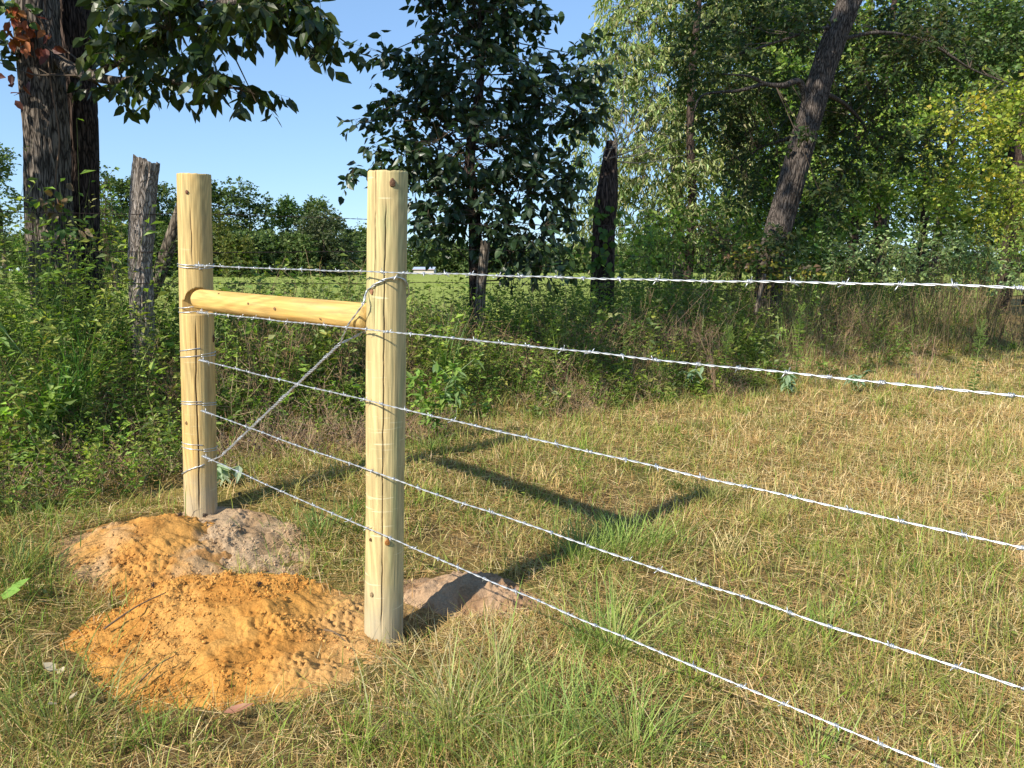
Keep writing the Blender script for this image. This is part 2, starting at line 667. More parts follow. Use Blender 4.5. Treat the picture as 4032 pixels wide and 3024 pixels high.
mound_specs = [
    ("dirt_mound", "low mound of loose orange clay soil in front of the thicker near post", (-1.05, 2.74, .58, .42, .08, .095, 1), 11,
     [(.58, .285, .07), (.45, .20, .045), (.58, .33, .11)]),
    ("dirt_mound", "orange and tan soil mound at the foot of the farther new post", (-1.58, 3.28, .37, .35, .0, .068, 1), 23,
     [(.57, .29, .08), (.44, .20, .05), (.48, .31, .16)]),
    ("dirt_mound", "pale tan crumbly soil heap just right of the orange mound by the farther post", (-1.33, 3.45, .38, .30, -.3, .052, 1), 31,
     [(.40, .27, .16), (.30, .19, .10), (.44, .31, .19)]),
    ("dirt_mound", "pinkish tan spoil heap right behind the foot of the near post", (-.20, 3.14, .34, .20, -.25, .062, 1), 47,
     [(.38, .23, .13), (.27, .155, .08), (.42, .28, .17)]),
]


def mound_mask(x, y, grow=1.0):
    r = 9.0
    for n_, l_, m, sd_, c_ in mound_specs:
        r = np.minimum(r, mound_field(x, y, m, sd_) / grow)
    return r


def mound_top(x, y):
    z = terr(x, y)
    for n_, l_, m, sd_, c_ in mound_specs:
        rr = mound_field(x, y, m, sd_)
        z = np.maximum(z, terr(x, y) + m[5] * np.clip(1 - rr ** 2, 0, 1) ** 1.5 + .01)
    return z


M_dirt = tint_mat("loose_dirt", rough=.95, spec=.03, noise=(120, .68, 1.2, (1, 1, 1)), bump=(1.0, .006))
clods = MB()
ICO = None


def rock_batch(mb, p, r, C):
    # squashed random octahedra with cut corners
    n_ = len(p)
    base = np.array([[1, 0, 0], [-1, 0, 0], [0, 1, 0], [0, -1, 0], [0, 0, 1], [0, 0, -1],
                     [.62, .62, .62], [-.62, .62, .62], [.62, -.62, .62], [-.62, -.62, .62],
                     [.62, .62, -.62], [-.62, .62, -.62], [.62, -.62, -.62], [-.62, -.62, -.62]], float)
    q = [[0, 6, 2, 10], [0, 12, 3, 8], [1, 7, 4, 9], [1, 11, 2, 7], [1, 13, 5, 11], [1, 9, 3, 13],
         [0, 8, 4, 6], [2, 6, 4, 7], [3, 9, 4, 8], [0, 10, 5, 12], [2, 11, 5, 10], [3, 12, 5, 13]]
    V = base[None] * R.uniform(.65, 1.15, (n_, 14, 1)) * R.uniform(.6, 1.1, (n_, 1, 3))
    a = R.uniform(0, 6.28, n_)
    ca, sa = np.cos(a)[:, None], np.sin(a)[:, None]
    V = np.stack([V[..., 0] * ca - V[..., 1] * sa, V[..., 0] * sa + V[..., 1] * ca, V[..., 2]], -1)
    mb.batch(p[:, None] + V * np.asarray(r)[:, None, None], q=q, C=C)


for name, label, m, seed, pal in mound_specs:
    cx, cy, rx, ry, rot, h, _ = m
    e = 1.35
    st = .0058
    ax = np.arange(cx - rx * e, cx + rx * e, st)
    ay = np.arange(cy - max(rx * .3, ry) * e, cy + max(rx * .3, ry) * e, st)
    Xm, Ym = np.meshgrid(ax, ay)
    r = mound_field(Xm, Ym, m, seed)
    prof = np.where(r < 1, np.clip(1 - r ** 2, 0, 1) ** 1.5, -(r - 1) * 2).clip(-.5, 1)
    z = terr(Xm, Ym) + h * prof
    amp = ss(-.05, .2, prof)
    q3 = xyz(Xm, Ym, seed)
    rgh = ss(-.15, .55, fbm(q3 * 4.5 + 31, 3)) * 1.25
    z = z + amp * (.016 * fbm(q3 * 5, 3) + .011 * fbm(q3 * 19, 3) + (.002 + .011 * rgh) * np.abs(fbm(q3 * 42, 2)) + (.0015 + .005 * rgh) * vn(q3 * 95) + .005 * rgh * np.maximum(0, vn(q3 * 70 + 3)) * ss(0, .3, fbm(q3 * 4 + 8, 2)))
    # raked furrows running across the heap
    z = z + amp * .008 * vn(xyz((Xm + Ym * .7) * 4, (Ym - Xm * .55) * 26, seed)) * (1 - .6 * np.minimum(rgh, 1))
    z = z + .006 - .05 * ss(.02, -.35, prof + .12 * fbm(q3 * 22, 3))
    t = fbm(q3 * 3.1 + 5, 4) * .5 + .5
    t2 = fbm(q3 * 11 + 9, 3) * .5 + .5
    pal = np.array(pal)
    k_ = ss(.45, .8, t)[..., None] * (.45 if seed == 11 else 1)
    col = pal[0] * (1 - k_) + pal[2] * k_
    col = col * (1 - .7 * ss(.55, .75, t2)[..., None]) + pal[1] * .7 * ss(.55, .75, t2)[..., None]
    if seed == 11:   # paler, mixed with topsoil towards the right rim
        k = ss(.45, 1.0, (Xm - cx) / rx + .3 * t)[..., None] * .55
        col = col * (1 - k) + np.array([.55, .36, .17]) * k
    nx, ny = len(ax), len(ay)
    ii = (np.arange(ny - 1)[:, None] * nx + np.arange(nx - 1)[None])
    keep = (prof > -.5 + 1e-6)
    kk = (keep[:-1, :-1] & keep[1:, 1:] & keep[:-1, 1:] & keep[1:, :-1]).ravel()
    mb = MB()
    mb.add(xyz(Xm, Ym, z), np.stack([ii, ii + 1, ii + nx + 1, ii + nx], -1).reshape(-1, 4)[kk], c=col.reshape(-1, 3))
    o = mb.build(name, M_dirt)
    tag(o, label, "dirt mound", "freshly dug soil heaps round the new posts")
    n_ = int(12000 * rx * ry / .3)
    px, py = R.uniform(cx - rx, cx + rx, n_ * 2), R.uniform(cy - ry * 1.1, cy + ry * 1.1, n_ * 2)
    rr = mound_field(px, py, m, seed)
    dens = fbm(xyz(px * 3, py * 3, seed + 5), 3)
    k = (rr < 1.12) & (dens + R.uniform(-.35, .35, len(px)) > .35)
    px, py = px[k], py[k]
    ix = np.clip(((px - ax[0]) / st).astype(int), 0, nx - 1)
    iy = np.clip(((py - ay[0]) / st).astype(int), 0, ny - 1)
    s_ = .0018 + .0080 * R.power(.35, len(px))[::1] ** 3
    rock_batch(clods, xyz(px, py, z[iy, ix] + s_ * .3), s_, col[iy, ix] * R.uniform(.85, 1.2, (len(px), 1)))
o = clods.build("soil_crumbs", M_clod, smooth=False)
tag(o, "loose crumbs and clods of orange and tan soil lying over the heaps", "soil", kind='stuff')


# ------------------------------------------------------------------ new posts
def post_mesh(base, top, r0, r1, notch=None, cracks=(), seed=0, dip=.35, nseg=240, nh=380):
    base, top = np.array(base, float), np.array(top, float)
    ax = nrm(top - base)
    b = base - ax * dip
    U = nrm(np.cross([0, 1.0, 0], ax))
    W = np.cross(ax, U)
    hgt = np.linalg.norm(top - b)
    s = np.linspace(0, hgt, nh)[:, None]
    a = np.linspace(0, 2 * np.pi, nseg, endpoint=False)[None]
    rr = r0 + (r1 - r0) * s / hgt
    rr = rr + .0022 * vn(xyz(np.cos(a) * 1.2, np.sin(a) * 1.2, s * 2.3 + seed)) + .0006 * vn(xyz(np.cos(a) * 22, np.sin(a) * 22, s * 3 + seed))
    tint = np.ones(rr.shape + (3,))
    for (ca, s0, s1, wdt, dep, wob) in cracks:
        cc = ca + wob * vn(xyz(s * 3, seed + ca, 1)) * 1.0 + .02 * vn(xyz(s * 25, seed, 2))
        d = np.abs((a - cc + np.pi) % (2 * np.pi) - np.pi) * r0
        e = ss(0, .12, (s - dip - s0)) * (1 - ss(-.15, 0, (s - dip - s1)))
        k = np.clip(1 - d / wdt, 0, 1) * e
        rr = rr - dep * k
        tint = tint * (1 - .75 * ss(0, .6, k)[..., None] * np.array([.9, 1, 1.05]).clip(0, 1))
    # rounded worn top edge with fuzz
    rr = rr - .0015 * ss(hgt - .004, hgt, s + 0 * a)
    Vt = b + ax * s[..., None] + rr[..., None] * (np.cos(a)[..., None] * U + np.sin(a)[..., None] * W)
    topz = .004 * np.sin(a[0] * 1 + .5) + .0018 * vn(xyz(a[0] * 9, seed, 0))
    Vt[-1] += ax * topz[:, None]
    Vt[-2] += ax * topz[:, None] * .7
    if notch is not None:      # (z0, z1, direction, offset from axis)
        z0, z1, nd, off = notch
        nd = nrm(np.array(nd, float))
        rel = (Vt - b - ax * s[..., None])
        dd = rel @ nd
        lat = rel @ np.cross(nd, [0, 0, 1.0])
        zc_ = dip + z1 - .060
        sel = (s > dip + z0) & (dd > off) & ((s < zc_) | (np.hypot(lat, s - zc_) < .060))
        Vt = Vt - (np.where(sel, dd - off, 0))[..., None] * nd
        tint = np.where(sel[..., None], tint * np.array([1.08, .98, .8]), tint)
    n = nseg
    i = np.arange(nh - 1)[:, None] * n
    j = np.arange(n)[None]
    q = np.stack([i + j, i + (j + 1) % n, i + n + (j + 1) % n, i + n + j], -1).reshape(-1, 4)
    V = Vt.reshape(-1, 3)
    V = np.concatenate([V, [b + ax * (hgt + .001)]])
    jj = np.arange(n)
    t = np.stack([jj * 0 + nh * n, (nh - 1) * n + jj, (nh - 1) * n + (jj + 1) % n], -1)
    mb = MB()
    mb.add(V, q, t, np.concatenate([tint.reshape(-1, 3), [[.9, .8, .6]]]))
    return mb, (b, ax, U, W, hgt, dip)


def knot_mesh(fr, r, ang, s, size, col, tail=0):
    """a slightly domed knot disc lying on the curved face, with ring ridges"""
    b, ax, U, W, hgt, dip = fr
    n, m = 28, 7
    V, C = [], []
    for k in range(m):
        q = k / (m - 1)
        for j in range(n):
            t = 2 * math.pi * j / n
            wob = 1 + .08 * math.sin(3 * t + s * 9) + .05 * math.sin(5 * t)
            da = size * .8 * q * wob * math.cos(t) / r
            dz = size * 1.1 * q * wob * math.sin(t)
            rr = r + .0035 + .0015 * (1 - q * q) - (.005 if k == m - 1 else 0) - (.001 if k == 3 else 0)
            an = ang + da
            V.append(b + ax * (dip + s + dz) + rr * (math.cos(an) * U + math.sin(an) * W))
            sh = 1.0 if k not in (3, 5) else .5
            C.append(np.array(col) * sh * (1 - .25 * (q < .3)))
    q = []
    for k in range(m - 1):
        for j in range(n):
            q.append([k * n + j, (k + 1) * n + j, (k + 1) * n + (j + 1) % n, k * n + (j + 1) % n])
    mb = MB()
    mb.add(V, q, c=np.array(C))
    return mb


RN, RF = .0725, .077
near_top = P4(1528, 676, NEAR[1] + .0)
far_top = P4(764, 686, FAR[1])


def face_angle(fr, target):
    b, ax, U, W, hgt, dip = fr
    d = np.array(target) - b
    return math.atan2(d @ W, d @ U)


cams = np.array([0, 0, CAMZ])
# near post
npo = thing("fence_post", "nearest new round pine fence post, thick and pale with a dark knot near its top", "fence post", NEAR, "new round pine posts of the corner brace")
tmpfr = post_mesh(NEAR, near_top, RN, RN, nseg=8, nh=3)[1]
ac = face_angle(tmpfr, cams)
HN = np.linalg.norm(near_top - NEAR)
mb, frN = post_mesh(NEAR, near_top, RN + .002, RN - .001, None,
                    [(ac - .12, .02, HN - .05, .0028, .007, .05), (ac - .65, 1.15, HN + .1, .002, .004, .03)], 3)
mb.build("shaft", M_pine_n, npo)


def ang_px(fr, r, px, pybase_dir=None, d=None, s=None):
    """face angle at a pixel column offset -1..1 across the post"""
    return None


def knot(parent, fr, r, ac, off, s, size, col):
    knot_mesh(fr, r, ac + math.asin(off) , s, size, col).build("knot", M_knot, parent)


# off: -1 left edge .. 1 right edge of the post as seen; s = height up the post
knot(npo, frN, RN, ac, .22, HN - .045, .014, (.20, .10, .05))
knot(npo, frN, RN + .001, ac, -.72, HN - .425, .010, (.42, .20, .10))
knot(npo, frN, RN + .002, ac, .14, .395, .012, (.42, .17, .04))
knot(npo, frN, RN + .002, ac, -.7, .40, .006, (.22, .11, .05))
knot(npo, frN, RN + .002, ac, -.62, .185, .009, (.40, .28, .15))
# far post
RAILDIR = nrm(NEAR * [1, 1, 0] - FAR * [1, 1, 0])
fpo = thing("fence_post", "farther new round pine fence post left of the rail, wrapped with wire ends", "fence post", FAR, "new round pine posts of the corner brace")
tmpfr = post_mesh(FAR, far_top, RF, RF, nseg=8, nh=3)[1]
acf = face_angle(tmpfr, cams)
HF = np.linalg.norm(far_top - FAR)
zr = P(420, 647, FAR[1] - .05)[2] - FAR[2]
mb, frF = post_mesh(FAR, far_top, RF + .002, RF - .001, (zr - .068, zr + .056, RAILDIR * .8 - np.array([0, 1, 0]) * .5, .034),
                    [(acf - .08, .0, 1.0, .0042, .010, .09), (acf - .2, 1.2, HF - .1, .0028, .004, .22)], 8)
mb.build("shaft", M_pine_f, fpo)
knot(fpo, frF, RF, acf, -.42, HF - .09, .009, (.22, .09, .05))
knot(fpo, frF, RF + .001, acf, -.72, .47, .009, (.30, .18, .07))
knot(fpo, frF, RF + .001, acf, .93, .88, .018, (.14, .06, .03))

# rail
ra = P(412, 645, FAR[1] - .062)
rb = P(800, 686, NEAR[1] + .0)
ra = ra + (rb - ra) * .045
rail = MB()
rl = np.linalg.norm(rb - ra)
nrs = 140
s = np.linspace(0, 1, nrs)
rr = .0475 + .0035 * s
endr = np.sqrt(np.clip(1 - np.clip((.045 - s * rl) / .045, 0, 1) ** 2.4, 0.02, 1))
rr = rr * endr
pts = ra + (rb - ra) * s[:, None]
a = np.linspace(0, 2 * np.pi, 96, endpoint=False)
dsp = .0012 * vn(xyz(np.cos(a)[None] * 2, np.sin(a)[None] * 2, s[:, None] * 6)) * endr[:, None]
tube(rail, pts, rr, 96, (1, 1, 1), True, dsp)
ro = thing("brace_rail", "horizontal yellow round pine rail joining the two new posts", "fence rail", ra)
RT = nrm(rb - ra)
RX = nrm(np.cross([0, 1.0, 0.2], RT))
RM = np.stack([RX, np.cross(RT, RX), RT], 1)        # local z runs along the log
rail.v[0] = ((rail.v[0] - ra) @ RM).astype(np.float32)
rail_o = rail.build("log", M_pine_r)
rail_o.parent = ro
from mathutils import Matrix
rail_o.matrix_basis = Matrix([[float(q_) for q_ in row] + [0.0] for row in RM] + [[0, 0, 0, 1.0]])
# small checks (splits) and knots on the rail
T = nrm(rb - ra)
camdir = nrm(cams - (ra + rb) / 2)
Fv = nrm(camdir - T * (camdir @ T))
Uv = np.cross(T, Fv)


def rail_patch(name, s_, ang, ln, wd, col):
    mb = MB()
    n = 14
    V = []
    for k in range(n):
        q = k / (n - 1)
        w_ = wd * math.sin(math.pi * min(max(q, .02), .98)) ** .7
        for sg in (-1, 1):
            an = ang + (sg * w_ + .003 * math.sin(q * 5)) / .051
            V.append(ra + T * (s_ + ln * (q - .5)) + (.0505 + .0035 * s_ / rl - .0012) * (math.cos(an) * Fv + math.sin(an) * Uv))
    mb.add(V, [[2 * k, 2 * k + 1, 2 * k + 3, 2 * k + 2] for k in range(n - 1)], c=col)
    mb.build(name, M_knot, ro)


for s_, an, sz in ((.52, -.1, .006), (.72, .1, .008), (.25, -.8, .005), (1.02, .5, .005)):
    mb = MB()
    V = [ra + T * s_ + (.0515 + .0035 * s_ / rl) * (math.cos(an) * Fv + math.sin(an) * Uv)]
    for j in range(14):
        t = 2 * math.pi * j / 14
        aa = an + sz * .8 * math.sin(t) / .05
        V.append(ra + T * (s_ + sz * math.cos(t)) + (.0502 + .0035 * s_ / rl) * (math.cos(aa) * Fv + math.sin(aa) * Uv))
    mb.add(V, None, [[0, 1 + j, 1 + (j + 1) % 14] for j in range(14)], (.22, .12, .05))
    mb.build("knot", M_knot, ro)

# ------------------------------------------------------------------ barbed wire
FD = nrm((NEAR - FAR) * [1, 1, 0])
FN = np.array([FD[1], -FD[0], 0])
if FN[1] > 0: FN = -FN
# fence plane on the camera side of both posts
base_pt = NEAR + FN * (RN + .005)


def on_fence(px, py, off=0.0):
    u, v = (px * K - 2016) / F, (py * K - 1512) / F
    ray = np.array([u, cp - v * sp, -(sp + v * cp)])
    bp = base_pt + FN * off
    t = ((bp - cams) @ FN) / (ray @ FN)
    return cams + ray * t


def rot_frame(T):
    U = nrm(np.cross(T, [0, 0, 1.0]))
    return U, np.cross(T, U)


wire_px = [   # traced at 2212 px: far post, near post left/right edge, right of frame
    [(424, 573), (620, 580), (795, 587), (882, 590), (1200, 599), (1600, 607), (1900, 614), (2212, 622)],
    [(430, 675), (620, 692), (795, 713), (880, 722), (1200, 754), (1600, 797), (1900, 825), (2212, 857)],
    [(434, 779), (620, 822), (795, 864), (880, 884), (1200, 963), (1600, 1052), (1900, 1113), (2212, 1184)],
    [(438, 888), (620, 953), (795, 1013), (878, 1044), (1200, 1154), (1600, 1294), (1900, 1391), (2212, 1482)],
    [(440, 986), (620, 1062), (790, 1143), (873, 1177), (1200, 1310), (1600, 1483), (1900, 1602), (2030, 1659)],
]
wire_desc = ["topmost new barbed wire strand, level with the distant field", "second new barbed wire strand from the top, just under the rail",
             "middle one of the five new barbed wire strands", "fourth new barbed wire strand from the top",
             "lowest new barbed wire strand, crossing the near post just below its orange knot"]
GALV = np.array((.62, .64, .66))


def resample(pts, step):
    pts = np.asarray(pts)
    d = np.r_[0, np.cumsum(np.linalg.norm(np.diff(pts, axis=0), axis=1))]
    n = max(3, int(d[-1] / step))
    t = np.linspace(0, d[-1], n)
    return np.stack([np.interp(t, d, pts[:, k]) for k in range(3)], -1), t


def barb_mesh(seed):
    rg = np.random.default_rng(seed)
    mb = MB()
    a = np.linspace(0, 2 * np.pi * 2.2, 26)
    h = np.stack([np.linspace(-.004, .004, 26), .0042 * np.cos(a), .0042 * np.sin(a)], -1)
    p0, p1 = h[0], h[-1]
    t0 = nrm(np.array([rg.uniform(-.5, .1), -math.sin(a[0]), -math.cos(a[0])])) if 0 else nrm(np.array([-.35, 0, -1.0]))
    t1 = nrm(np.array([.45, -math.sin(a[-1]), math.cos(a[-1])]))
    path = np.concatenate([[p0 + t0 * .0135], [p0 + t0 * .006], h, [p1 + t1 * .006], [p1 + t1 * .0135]])
    tube(mb, path, np.r_[.0007, np.full(len(path) - 2, .0013), .0007], 6, GALV)
    return mb


barb_data = []
for k in range(3):
    o = barb_mesh(k).build("barb", M_metal)
    barb_data.append(o.data)
    bpy.data.objects.remove(o)

END_T = 6.4      # metres of fence beyond the near post, to the next line post behind the photographer
for wi, (px, desc) in enumerate(zip(wire_px, wire_desc)):
    pts = [on_fence(*p) for p in px]
    sdir = (pts[-1] - pts[-3])
    sl = sdir / np.linalg.norm(sdir[:2])
    # smooth the traced heights with a quadratic in distance
    S = np.array([(p - pts[0]) @ FD for p in pts])
    Zs = np.array([p[2] for p in pts])
    co = np.polyfit(S, Zs, 2)
    Smax = S[-1]
    s_all = np.linspace(0, Smax + 2.4, 220)
    z_all = np.where(s_all < Smax, np.polyval(co, s_all),
                     np.polyval(co, Smax) + (s_all - Smax) * np.polyval(np.polyder(co), Smax) * .5)
    line = pts[0][None] + FD[None] * s_all[:, None]
    line[:, 2] = z_all + .0
    if wi == 0: LINE_END = line[-1].copy()
    line[:, 2] += .0022 * vn(xyz(s_all * 6, wi * 3, 1)) * ss(.1, .4, s_all)
    rs, t = resample(line, .004)
    Tn = nrm(np.gradient(rs, axis=0))
    U, V_ = rot_frame(Tn)
    ph = t / .075 * 2 * np.pi + wi + .8 * np.sin(t * 3 + wi)
    root = thing("barbed_wire", desc, "barbed wire", pts[0], "five new galvanised barbed wire strands")
    mb = MB()
    for k in (0, 1):
        off = (np.cos(ph + k * np.pi)[:, None] * U + np.sin(ph + k * np.pi)[:, None] * V_) * (.0015 + .0003 * np.sin(t * 41 + wi))[:, None]
        tube(mb, rs + off, .0015, 6, GALV * (1 + .12 * vn(xyz(t * 30, k, wi)))[:, None])
    mb.build("strand", M_metal, root)
    sp_ = .112
    q = .10 + .05 * wi
    n = 0
    rg = np.random.default_rng(50 + wi)
    while q < t[-1] - .05:
        i = int(np.searchsorted(t, q))
        o = bpy.data.objects.new("barb", barb_data[n % 3])
        scene.collection.objects.link(o)
        o.parent = root
        o.location = (rs[i] - pts[0]).tolist()
        o.rotation_mode = 'QUATERNION'
        from mathutils import Quaternion
        qq = Vector(Tn[i].tolist()).to_track_quat('X', 'Z')
        o.rotation_quaternion = qq @ Quaternion((1, 0, 0), float(rg.uniform(0, 6.28)))
        q += sp_ * rg.uniform(.82, 1.2)
        n += 1
    # wrapping round the far post and the splice back onto itself
    mb = MB()
    b, ax, U0, W0, hgt, dip = frF
    zz = pts[0][2]
    sF = (zz - FAR[2]) / ax[2]
    a0 = face_angle(frF, pts[0])
    for turn, (dz0, dz1) in enumerate([(0.0, -.006), (.012 + .012 * (wi % 3), .004)]):
        n_ = 90
        an = np.linspace(a0 + .1, a0 - 2 * np.pi + .15, n_)
        zz_ = np.linspace(dz0, dz1, n_) + .010 * np.sin(an * 1 + wi)
        r_ = RF + .0035
        cpts = b + ax * (dip + sF + zz_)[:, None] + r_ * (np.cos(an)[:, None] * U0 + np.sin(an)[:, None] * W0)
        for k in (0, 1):
            phs = np.linspace(0, 18, n_) + k * np.pi
            tube(mb, cpts + (np.cos(phs)[:, None] * ax + np.sin(phs)[:, None] * nrm(cpts - (b + ax * (dip + sF)))) * .0012, .0013, 5, GALV)
    n_ = 130
    q = np.linspace(0, 1, n_)
    Lc = .075 + .01 * (wi % 2)
    cc = pts[0] + FD * (-.012 + q[:, None] * Lc)
    cc[:, 2] = np.interp(q * Lc, s_all, z_all)
    ph = q * 2 * np.pi * (6 + wi % 3)
    U1, V1 = rot_frame(FD[None])
    tube(mb, cc + (np.cos(ph)[:, None] * U1 + np.sin(ph)[:, None] * V1) * (.0055 - .0012 * q[:, None]), .0014, 5, GALV)
    e0 = cc[-1]
    tube(mb, np.array([e0, e0 + FD * .006 + [0, 0, .004], e0 + FD * .01 + [0, 0, -.018]]), .0013, 5, GALV)
    e0 = cc[60]
    tube(mb, np.array([e0 + [0, 0, .018], e0, e0 - [0, 0, .016]]), .0012, 5, GALV)
    mb.build("post_wrap", M_metal, root)

# ------------------------------------------------------------------ diagonal brace wire
bw = thing("brace_wire", "thick twisted wire running diagonally from the near post down to the far post", "brace wire", NEAR + [0, 0, 1.3])


def cable(mb, pts, nst, roff, rw, pitch, ph0=0, c=GALV):
    rs, t = resample(pts, .004)
    Tn = nrm(np.gradient(rs, axis=0))
    U, V_ = rot_frame(Tn)
    for k in range(nst):
        ph = t / pitch * 2 * np.pi + k * 2 * np.pi / nst + ph0
        wob = 1 + .25 * np.sin(t * 23 + k)
        tube(mb, rs + (np.cos(ph)[:, None] * U + np.sin(ph)[:, None] * V_) * roff * wob[:, None], rw, 6, c)


def smooth(pts, n=60):
    pts = np.asarray(pts, float)
    m = len(pts)
    tt = np.linspace(0, m - 1, n)
    out = []
    for t in tt:
        i = min(int(t), m - 2)
        f = t - i
        p0, p1, p2, p3 = pts[max(i - 1, 0)], pts[i], pts[i + 1], pts[min(i + 2, m - 1)]
        out.append(.5 * ((2 * p1) + (-p0 + p2) * f + (2 * p0 - 5 * p1 + 4 * p2 - p3) * f * f + (-p0 + 3 * p1 - 3 * p2 + p3) * f ** 3))
    return np.array(out)


def on_post(fr, r, off, z):
    """point on a post surface: off -1..1 across as seen, z world height"""
    b, ax, U, W, hgt, dip = fr
    a = (ac if fr is frN else acf) + off
    s = (z - b[2]) / ax[2]
    return b + ax * s + r * (math.cos(a) * U + math.sin(a) * W)


zl = lambda y, d: P(800, y, d)[2]
top_loop = [on_post(frN, RN + .006, 2.6, zl(655, 2.8)), on_post(frN, RN + .006, 1.9, zl(640, 2.76)),
            on_post(frN, RN + .006, 1.35, zl(622, 2.72)), on_post(frN, RN + .006, .9, zl(604, 2.68)),
            on_post(frN, RN + .006, .4, zl(599, 2.66)), on_post(frN, RN + .006, -.1, zl(604, 2.66)),
            on_post(frN, RN + .007, -.6, zl(617, 2.67)), on_post(frN, RN + .009, -1.05, zl(632, 2.69)),
            P(785, 655, 2.715), P(768, 680, 2.745), P(752, 702, 2.79)]
junction = P(735, 742, 2.87)
mb = MB()
cable(mb, smooth(top_loop + [junction], 90), 2, .0022, .0020, .09)
back = [on_post(frN, RN + .006, 2.6, zl(655, 2.8)), on_post(frN, RN + .007, 3.4, zl(680, 2.85)), on_post(frN, RN + .008, 4.2, zl(705, 2.86)),
        P(785, 716, 2.88), P(765, 728, 2.93), junction]
cable(mb, smooth(back, 60), 2, .0022, .0020, .11, 1.0)
mb.build("upper_loop", M_metal, bw)
mb = MB()
low_front = P(478, 985, FAR[1] - RF - .012)
cable(mb, smooth([junction, junction * .5 + low_front * .5, low_front], 120), 4, .0042, .0021, .085)
# tight over-twists
for q, L_ in ((.09, .03), (.42, .05), (.62, .035), (.80, .04), (.97, .03)):
    c0 = junction + (low_front - junction) * q
    D = nrm(low_front - junction)
    cable(mb, np.array([c0 - D * L_ / 2, c0, c0 + D * L_ / 2]), 2, .0065, .0017, .012, q * 5)
mb.build("twisted_cable", M_metal, bw)
mb = MB()
zz = lambda y: P(430, y, FAR[1] - RF)[2]
loop = [low_front, on_post(frF, RF + .005, .55, zz(998)), on_post(frF, RF + .005, .05, zz(1006)), on_post(frF, RF + .005, -.55, zz(1013)),
        on_post(frF, RF + .005, -1.15, zz(1024)), on_post(frF, RF + .005, -1.8, zz(1032)), on_post(frF, RF + .005, -2.6, zz(1032)),
        on_post(frF, RF + .005, -3.5, zz(1024)), on_post(frF, RF + .005, -4.3, zz(1014)), on_post(frF, RF + .006, -4.9, zz(1003)),
        on_post(frF, RF + .014, -5.3, zz(990))]
cable(mb, smooth(loop, 110), 2, .0018, .0018, .06)
mb.build("lower_loop", M_metal, bw)
mb = MB()
sp1 = on_post(frN, RN + .006, .38, zl(600, 2.66))
up = frN[1]
tube(mb, smooth([sp1 + [-.005, .008, -.009], sp1 + [-.004, -.005, -.006], sp1 + [0, -.006, 0.001], sp1 + [.004, -.005, .006], sp1 + [.004, .008, .011]], 16), .0019, 8, (.95, .95, .95))
mb.build("staple", M_metal, bw)
mb = MB()
c0 = top_loop[8]
D = nrm(top_loop[9] - top_loop[7])
cable(mb, np.array([c0 - D * .007, c0, c0 + D * .007]), 1, .0062, .0016, .004)
mb.build("tie", M_metal, bw)

# line post that carries the strands beyond the picture's right edge
lp_ = np.array([LINE_END[0], LINE_END[1], 0]) + (-FN) * .07 - FD * .02
lp_[2] = float(terr(lp_[0], lp_[1]))
mb, frL = post_mesh(lp_, lp_ + [0, 0, 1.6], .062, .06, None, [], 21, nseg=48, nh=60)
lpo = thing("fence_post", "new round pine line post beyond the right edge holding the wire ends", "fence post", lp_)
mb.build("shaft", M_pine_f, lpo)


# ------------------------------------------------------------------ trees
def trunk_mesh(pts, radii, n=64, step=.03, ridge=.012, seed=0, flare=.0):
    rs, t = resample(smooth(pts, 40), step)
    d = np.linspace(0, 1, len(rs))
    r = np.interp(d, np.linspace(0, 1, len(radii)), radii)
    r = r * (1 + flare * np.exp(-t / .25))
    a = np.linspace(0, 2 * np.pi, n, endpoint=False)[None]
    z = t[:, None]
    k = 3.2
    rg = np.abs(vn(xyz(np.cos(a) * k * 1.6 + .3 * z, np.sin(a) * k * 1.6, z * 2.3 + seed)))
    rg2 = np.abs(vn(xyz(np.cos(a) * k * 3, np.sin(a) * k * 3, z * 5 + seed + 9)))
    dsp = ridge * (ss(0, .35, rg) - .7) + ridge * .5 * (ss(0, .4, rg2) - .7) + .02 * vn(xyz(np.cos(a), np.sin(a), z * .8 + seed)) * r[:, None] / .2
    mb = MB()
    tube(mb, rs, r, n, (1, 1, 1), True, dsp)
    return mb, rs


def E(cx, cy, rx, ry, d, rd=None):
    c = P(cx, cy, d)
    k = K / F * d
    return (c, np.array([rx * k, rd if rd else (rx + ry) / 2 * k, ry * k]))


